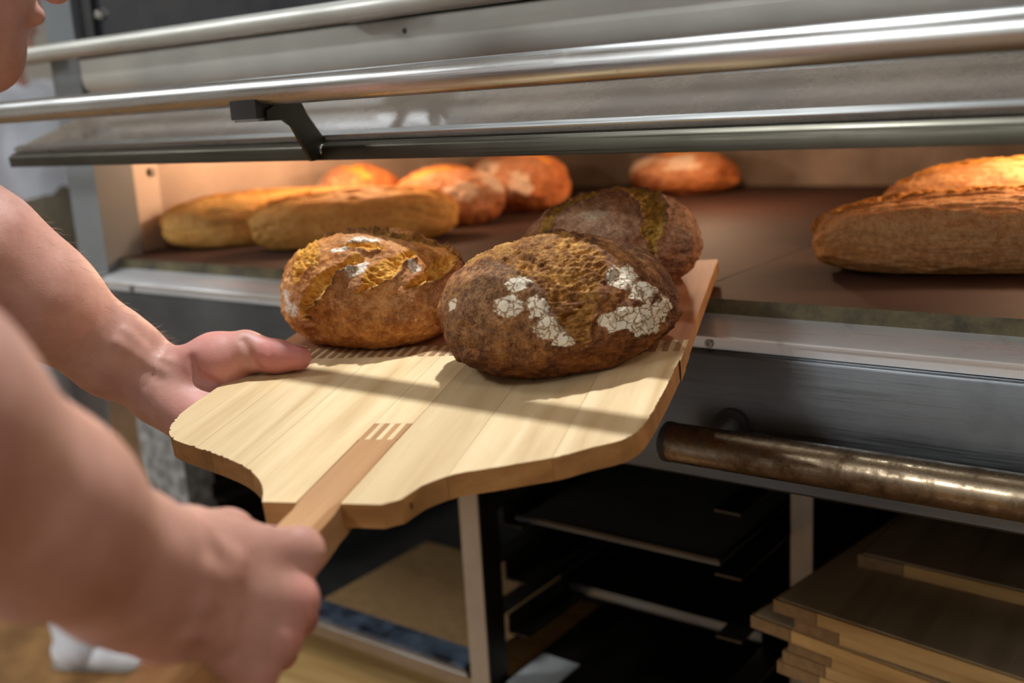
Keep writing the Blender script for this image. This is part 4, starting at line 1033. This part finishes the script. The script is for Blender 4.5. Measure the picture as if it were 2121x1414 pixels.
for c, r, s in [(KR[1], 0.022, 1.0), (KR[2], 0.02, 0.9), (KR[3], 0.018, 0.6), (KR[0], 0.018, 0.4), (PIP[1], 0.03, 0.8), (PIP[0], 0.03, 0.7), (PIP[2], 0.03, 0.8), (TL[3], 0.035, 0.6), (TL[4], 0.03, 0.7), (TL[1], 0.05, 0.55), (pw(-0.24, -0.09, -0.02), 0.05, 0.3)]:
    fl = np.maximum(fl, s * sstep(r, r * 0.3, np.linalg.norm(PV - c, axis=1)))
fast_build('body', PV, PQ, M['skin'], baker, dict(flush=fl))
# thumb nail
q = bv.snap([TL[4] + np.array([0.001, 0.004, 0.0105])])[0]; g = bv.grad(q[None])[0]
tdir = unit(TL[4] - TL[3]); sd_ = unit(np.cross(g, tdir)); bm = bmesh.new()
rows_ = []
for i in range(6):
    u_ = -0.006 + 0.0105 * i / 5; wdt = 0.0052 * math.sqrt(max(0.05, 1 - (abs(u_ + 0.0008) / 0.0065) ** 4))
    rows_.append([bm.verts.new(q + tdir * u_ + sd_ * wdt * s_ + g * (0.0006 - 0.0012 * s_ * s_)) for s_ in (-1, -0.5, 0, 0.5, 1)])
for A, B_ in zip(rows_, rows_[1:]):
    for i in range(4): bm.faces.new([A[i], A[i + 1], B_[i + 1], B_[i]])
bmesh.ops.solidify(bm, geom=bm.faces[:], thickness=0.0005)
build_bm('thumb_nail', bm, M['nail'], baker, smooth=True)
# hairs along the left forearm
rs = np.random.RandomState(4); hv = []; hf = []
axis = unit(W_L - LF[1])
roots = []
for i in range(520):
    t_ = rs.uniform(0, 0.93); k_ = int(t_ * 3.999) if False else min(3, int(t_ * 4)); u_ = t_ * 4 - k_
    c = LF[k_] + (LF[k_ + 1] - LF[k_]) * u_
    a_ = rs.uniform(-1.9, 1.0); sA = unit(np.cross(axis, (0, 0, 1))); uA = np.cross(sA, axis)
    roots.append(c + (uA * math.cos(a_) + sA * math.sin(a_)) * 0.04)
roots = bv.snap(np.array(roots), 5); gn = bv.grad(roots)
for p_, g_ in zip(roots, gn):
    ln_ = rs.uniform(0.006, 0.013); dr = unit(g_ * 0.55 + axis * 0.8 + rs.normal(size=3) * 0.25); sw = unit(np.cross(dr, rs.normal(size=3))) * 0.00008
    b0 = len(hv); hv += [p_ - sw, p_ + sw, p_ + dr * ln_ * 0.6 + sw * 0.7 + g_ * 0.0006, p_ + dr * ln_ * 0.6 - sw * 0.7 + g_ * 0.0006, p_ + dr * ln_]
    hf += [[b0, b0 + 1, b0 + 2, b0 + 3], [b0 + 3, b0 + 2, b0 + 4]]
tag(build('arm_hair', hv, hf, M['arm_hair'], baker), kind='stuff')
# hair of the head
hvv = Vol(); hvv.add(ball(Lh(0, -0.012, 0.045), (0.083, 0.100, 0.086), Rh), 0.01); hvv.add(ball(Lh(0, -0.045, -0.01), (0.078, 0.062, 0.06), Rh), 0.02)
hvv.add(ball(Lh(0, 0.10, -0.02), (0.09, 0.085, 0.085), Rh), 0.01, mode='sub')
for s in (-1, 1): hvv.add(ball(Lh(s * 0.085, 0.0, -0.01), (0.03, 0.028, 0.045), Rh), 0.006, mode='sub')
hV, hQ = polygonise(lambda P, lo, hi: hvv.ev(P, lo, hi) + 0.003 * fbm(P * 60, 2), HEAD - 0.2, HEAD + 0.2, 0.005)
fast_build('hair', hV, hQ, M['hair'], baker)
# clothes
tv = Vol()
for p in torso_prims(0.010): tv.add(p, 0.06)
for S, E_ in ((S_R, E_R), (S_L, E_L)): tv.add(cone(S, S + (E_ - S) * 0.42, 0.066, 0.062), 0.03)
tv.add(ball(HIP + (0, 0, -0.20), (0.3, 0.3, 0.14)), 0.005, mode='cut')
tv.add(cone(MID + (0, 0.03, 0.055), HEAD, 0.058, 0.058), 0.004, mode='sub')
for S, E_ in ((S_R, E_R), (S_L, E_L)):
    u_ = unit(E_ - S); e0 = S + (E_ - S) * 0.42; tv.add(ball(e0 + u_ * 0.072, 0.085), 0.003, mode='sub')
cV, cQ = polygonise(lambda P, lo, hi: tv.ev(P, lo, hi) + 0.002 * fbm(P * 14, 3), (-1.15, -0.25, -0.75), (-0.35, 0.5, 0.2), 0.006)
fast_build('shirt', cV, cQ, M['cloth_dark'], baker)
av = Vol(); av.add([ball(0.5 * (MID + HIP) + (0, 0.012, 0), (0.158, 0.125, 0.22), Rb), ball(HIP + (0, 0.01, -0.02), (0.182, 0.135, 0.17), Rb), cone(HIP + (0, 0.02, -0.1), HIP + (0.0, 0.05, -0.36), 0.15, 0.16)], 0.02, 0.05)
av.add(cone(HIP + (0, -0.19, -0.5), HIP + (0, -0.14, 0.5), 0.21, 0.21), 0.003, mode='cut')
aV, aQ = polygonise(lambda P, lo, hi: av.ev(P, lo, hi) + 0.005 * fbm(P * np.array([12, 12, 3]), 3), HIP + (-0.35, -0.3, -0.6), HIP + (0.35, 0.35, 0.5), 0.008)
fast_build('apron', aV, aQ, M['cloth_white'], baker)
trv = Vol(); trv.add(ball(HIP + (0, 0, -0.06), (0.168, 0.12, 0.13), Rb), 0.02)
for hp, kn, ft in KN: trv.add([cone(hp, kn, 0.095, 0.070), cone(kn, ft + (0, 0, 0.03), 0.070, 0.060)], 0.03, 0.03)
trV, trQ = polygonise(lambda P, lo, hi: trv.ev(P, lo, hi) + 0.004 * fbm(P * 12, 3), (-1.15, -0.35, FZ), (-0.4, 0.4, -0.4), 0.009)
fast_build('trousers', trV, trQ, M['cloth_dark'], baker)
def shoe(ft, fw, parent, m):
    fw = unit(fw); v = Vol(); b0 = np.array([ft[0], ft[1], FZ + 0.045])
    v.add([cone(b0 - fw * 0.05, b0 + fw * 0.06, 0.044, 0.046), cone(b0 + fw * 0.06, b0 + fw * 0.17 - (0, 0, 0.008), 0.046, 0.034), cone(b0 - fw * 0.03, b0 - fw * 0.02 + (0, 0, 0.06), 0.042, 0.044)], 0.01, 0.02)
    V_, Q_ = polygonise(lambda P, lo, hi: np.maximum(v.ev(P, lo, hi), FZ + 0.012 - P[:, 2]), b0 - 0.25, b0 + 0.25, 0.007)
    fast_build('shoe', V_, Q_, m, parent)
    v2 = Vol(); v2.add([cone(b0 - fw * 0.05 - (0, 0, 0.02), b0 + fw * 0.165 - (0, 0, 0.02), 0.048, 0.042)], 0.01)
    V_, Q_ = polygonise(lambda P, lo, hi: np.maximum(np.maximum(v2.ev(P, lo, hi), P[:, 2] - FZ - 0.018), FZ - P[:, 2] + 0.0005), b0 - 0.25, b0 + 0.25, 0.007)
    fast_build('sole', V_, Q_, M['sole'], parent)
for ft in FEET: shoe(ft, (0.1, 1, 0), baker, M['shoe'])

# ---- second baker in the background, beyond the oven's left end
p2 = empty('person', (-2.55, 1.36, FZ))
tag(p2, 'blurred person in white clothes and olive apron standing beyond the oven', 'person')
bx = np.array([-2.60, 1.40, 0.07]); fw2 = unit((0.9, 0.45, 0)); sd2 = unit((0.45, -0.9, 0)); R2 = rotm(fw2)
A = lambda f_, s_, z: bx + fw2 * f_ + sd2 * s_ + np.array([0, 0, z])
b2 = Vol()
tor2 = lambda g=0.0: [ball(A(0, 0, -0.13), (0.165 + g, 0.11 + g, 0.17 + g), R2), ball(A(0, 0, -0.36), (0.15 + g, 0.11 + g, 0.2 + g), R2), ball(A(0, 0, -0.52), (0.165 + g, 0.12 + g, 0.14 + g), R2), cone(A(0, -0.16, 0.0), A(0, 0.16, 0.0), 0.055 + g, 0.055 + g)]
for p in tor2(): b2.add(p, 0.06)
b2.add(cone(A(0, 0, 0.02), A(0.02, 0, 0.16), 0.056, 0.052), 0.04)
L2h, R2h = head_into(b2, A(0.03, 0, 0.245), fw2 + (0, 0, -0.2))
for s in (1, -1):
    el, wr = A(0.02, s * 0.235, -0.30), A(0.24, s * 0.14, -0.40)
    b2.add(cone(A(0, s * 0.17, -0.01), el, 0.052, 0.042), 0.03); b2.add(cone(el, wr, 0.042, 0.028), 0.02)
    hd_ = unit(A(0.33, s * 0.06, -0.44) - wr)
    b2.add(cone(wr, wr + hd_ * 0.06, 0.026, 0.030), 0.015)
    for j in range(4):
        o_ = np.array([0, 0, 0.024 - 0.016 * j]); b2.add([cone(wr + hd_ * 0.06 + o_, wr + hd_ * 0.11 + o_, 0.010, 0.009), cone(wr + hd_ * 0.11 + o_, wr + hd_ * 0.135 + o_ - np.array([0, 0, 0.012]), 0.009, 0.008)], 0.004, 0.004)
    b2.add(cone(wr + hd_ * 0.02 + (0, 0, 0.02), wr + hd_ * 0.06 + (0, 0, 0.05), 0.013, 0.010), 0.006)
F2 = []
for s in (1, -1):
    hp, ft = A(0, s * 0.09, -0.58), A(0.02 + 0.05 * s, s * 0.12, FZ - 0.01); kn = 0.5 * (hp + ft) + fw2 * 0.02; F2.append((hp, kn, ft))
    b2.add([cone(hp, kn, 0.085, 0.056), cone(kn, ft + (0, 0, 0.04), 0.056, 0.038)], 0.03, 0.02); b2.add(cone(ft, ft + fw2 * 0.12, 0.034, 0.03), 0.02)
V_, Q_ = polygonise(lambda P, lo, hi: b2.ev(P, lo, hi), (-3.1, 0.9, FZ), (-2.1, 1.9, 0.42), 0.0065)
fast_build('body', V_, Q_, M['skin'], p2, dict(flush=np.zeros(len(V_))))
sv = Vol()
for p in tor2(0.012): sv.add(p, 0.06)
for s in (1, -1): sv.add(cone(A(0, s * 0.17, -0.01), A(0.01, s * 0.21, -0.2), 0.064, 0.060), 0.03)
sv.add(cone(A(0, 0, 0.075), A(0.02, 0, 0.2), 0.062, 0.062), 0.004, mode='sub')
V_, Q_ = polygonise(lambda P, lo, hi: sv.ev(P, lo, hi) + 0.004 * fbm(P * 12, 3), (-3.1, 0.9, -0.8), (-2.1, 1.9, 0.2), 0.010)
fast_build('shirt', V_, Q_, M['cloth_white'], p2)
ap = Vol(); ap.add([ball(A(0.015, 0, -0.36), (0.168, 0.128, 0.26), R2), ball(A(0.01, 0, -0.52), (0.185, 0.142, 0.17), R2)], 0.02, 0.05)
ap.add(cone(A(-0.2, 0, -1.0), A(-0.2, 0, 0.3), 0.2, 0.2), 0.003, mode='cut')
V_, Q_ = polygonise(lambda P, lo, hi: ap.ev(P, lo, hi) + 0.006 * fbm(P * np.array([10, 10, 4]), 3), (-3.1, 0.9, -0.95), (-2.1, 1.9, 0.1), 0.010)
fast_build('apron', V_, Q_, M['cloth_olive'], p2)
tr2 = Vol(); tr2.add(ball(A(0, 0, -0.56), (0.172, 0.13, 0.14), R2), 0.02)
for hp, kn, ft in F2: tr2.add([cone(hp, kn, 0.102, 0.082), cone(kn, ft + (0, 0, 0.02), 0.082, 0.074)], 0.03, 0.03)
V_, Q_ = polygonise(lambda P, lo, hi: tr2.ev(P, lo, hi) + 0.008 * fbm(P * np.array([9, 9, 5]), 3), (-3.1, 0.8, FZ), (-2.1, 2.0, -0.4), 0.011)
fast_build('trousers', V_, Q_, M['cloth_white'], p2)
for hp, kn, ft in F2: shoe(ft, fw2, p2, M['shoe'])
h2 = Vol(); h2.add(ball(L2h(0, -0.012, 0.045), (0.083, 0.100, 0.084), R2h), 0.01); h2.add(ball(L2h(0, 0.10, -0.02), (0.09, 0.085, 0.085), R2h), 0.01, mode='sub')
for s in (-1, 1): h2.add(ball(L2h(s * 0.085, 0.0, -0.01), (0.03, 0.028, 0.045), R2h), 0.006, mode='sub')
V_, Q_ = polygonise(lambda P, lo, hi: h2.ev(P, lo, hi) + 0.003 * fbm(P * 60, 2), A(0.03, 0, 0.245) - 0.2, A(0.03, 0, 0.245) + 0.2, 0.008)
fast_build('hair', V_, Q_, M['hair'], p2)
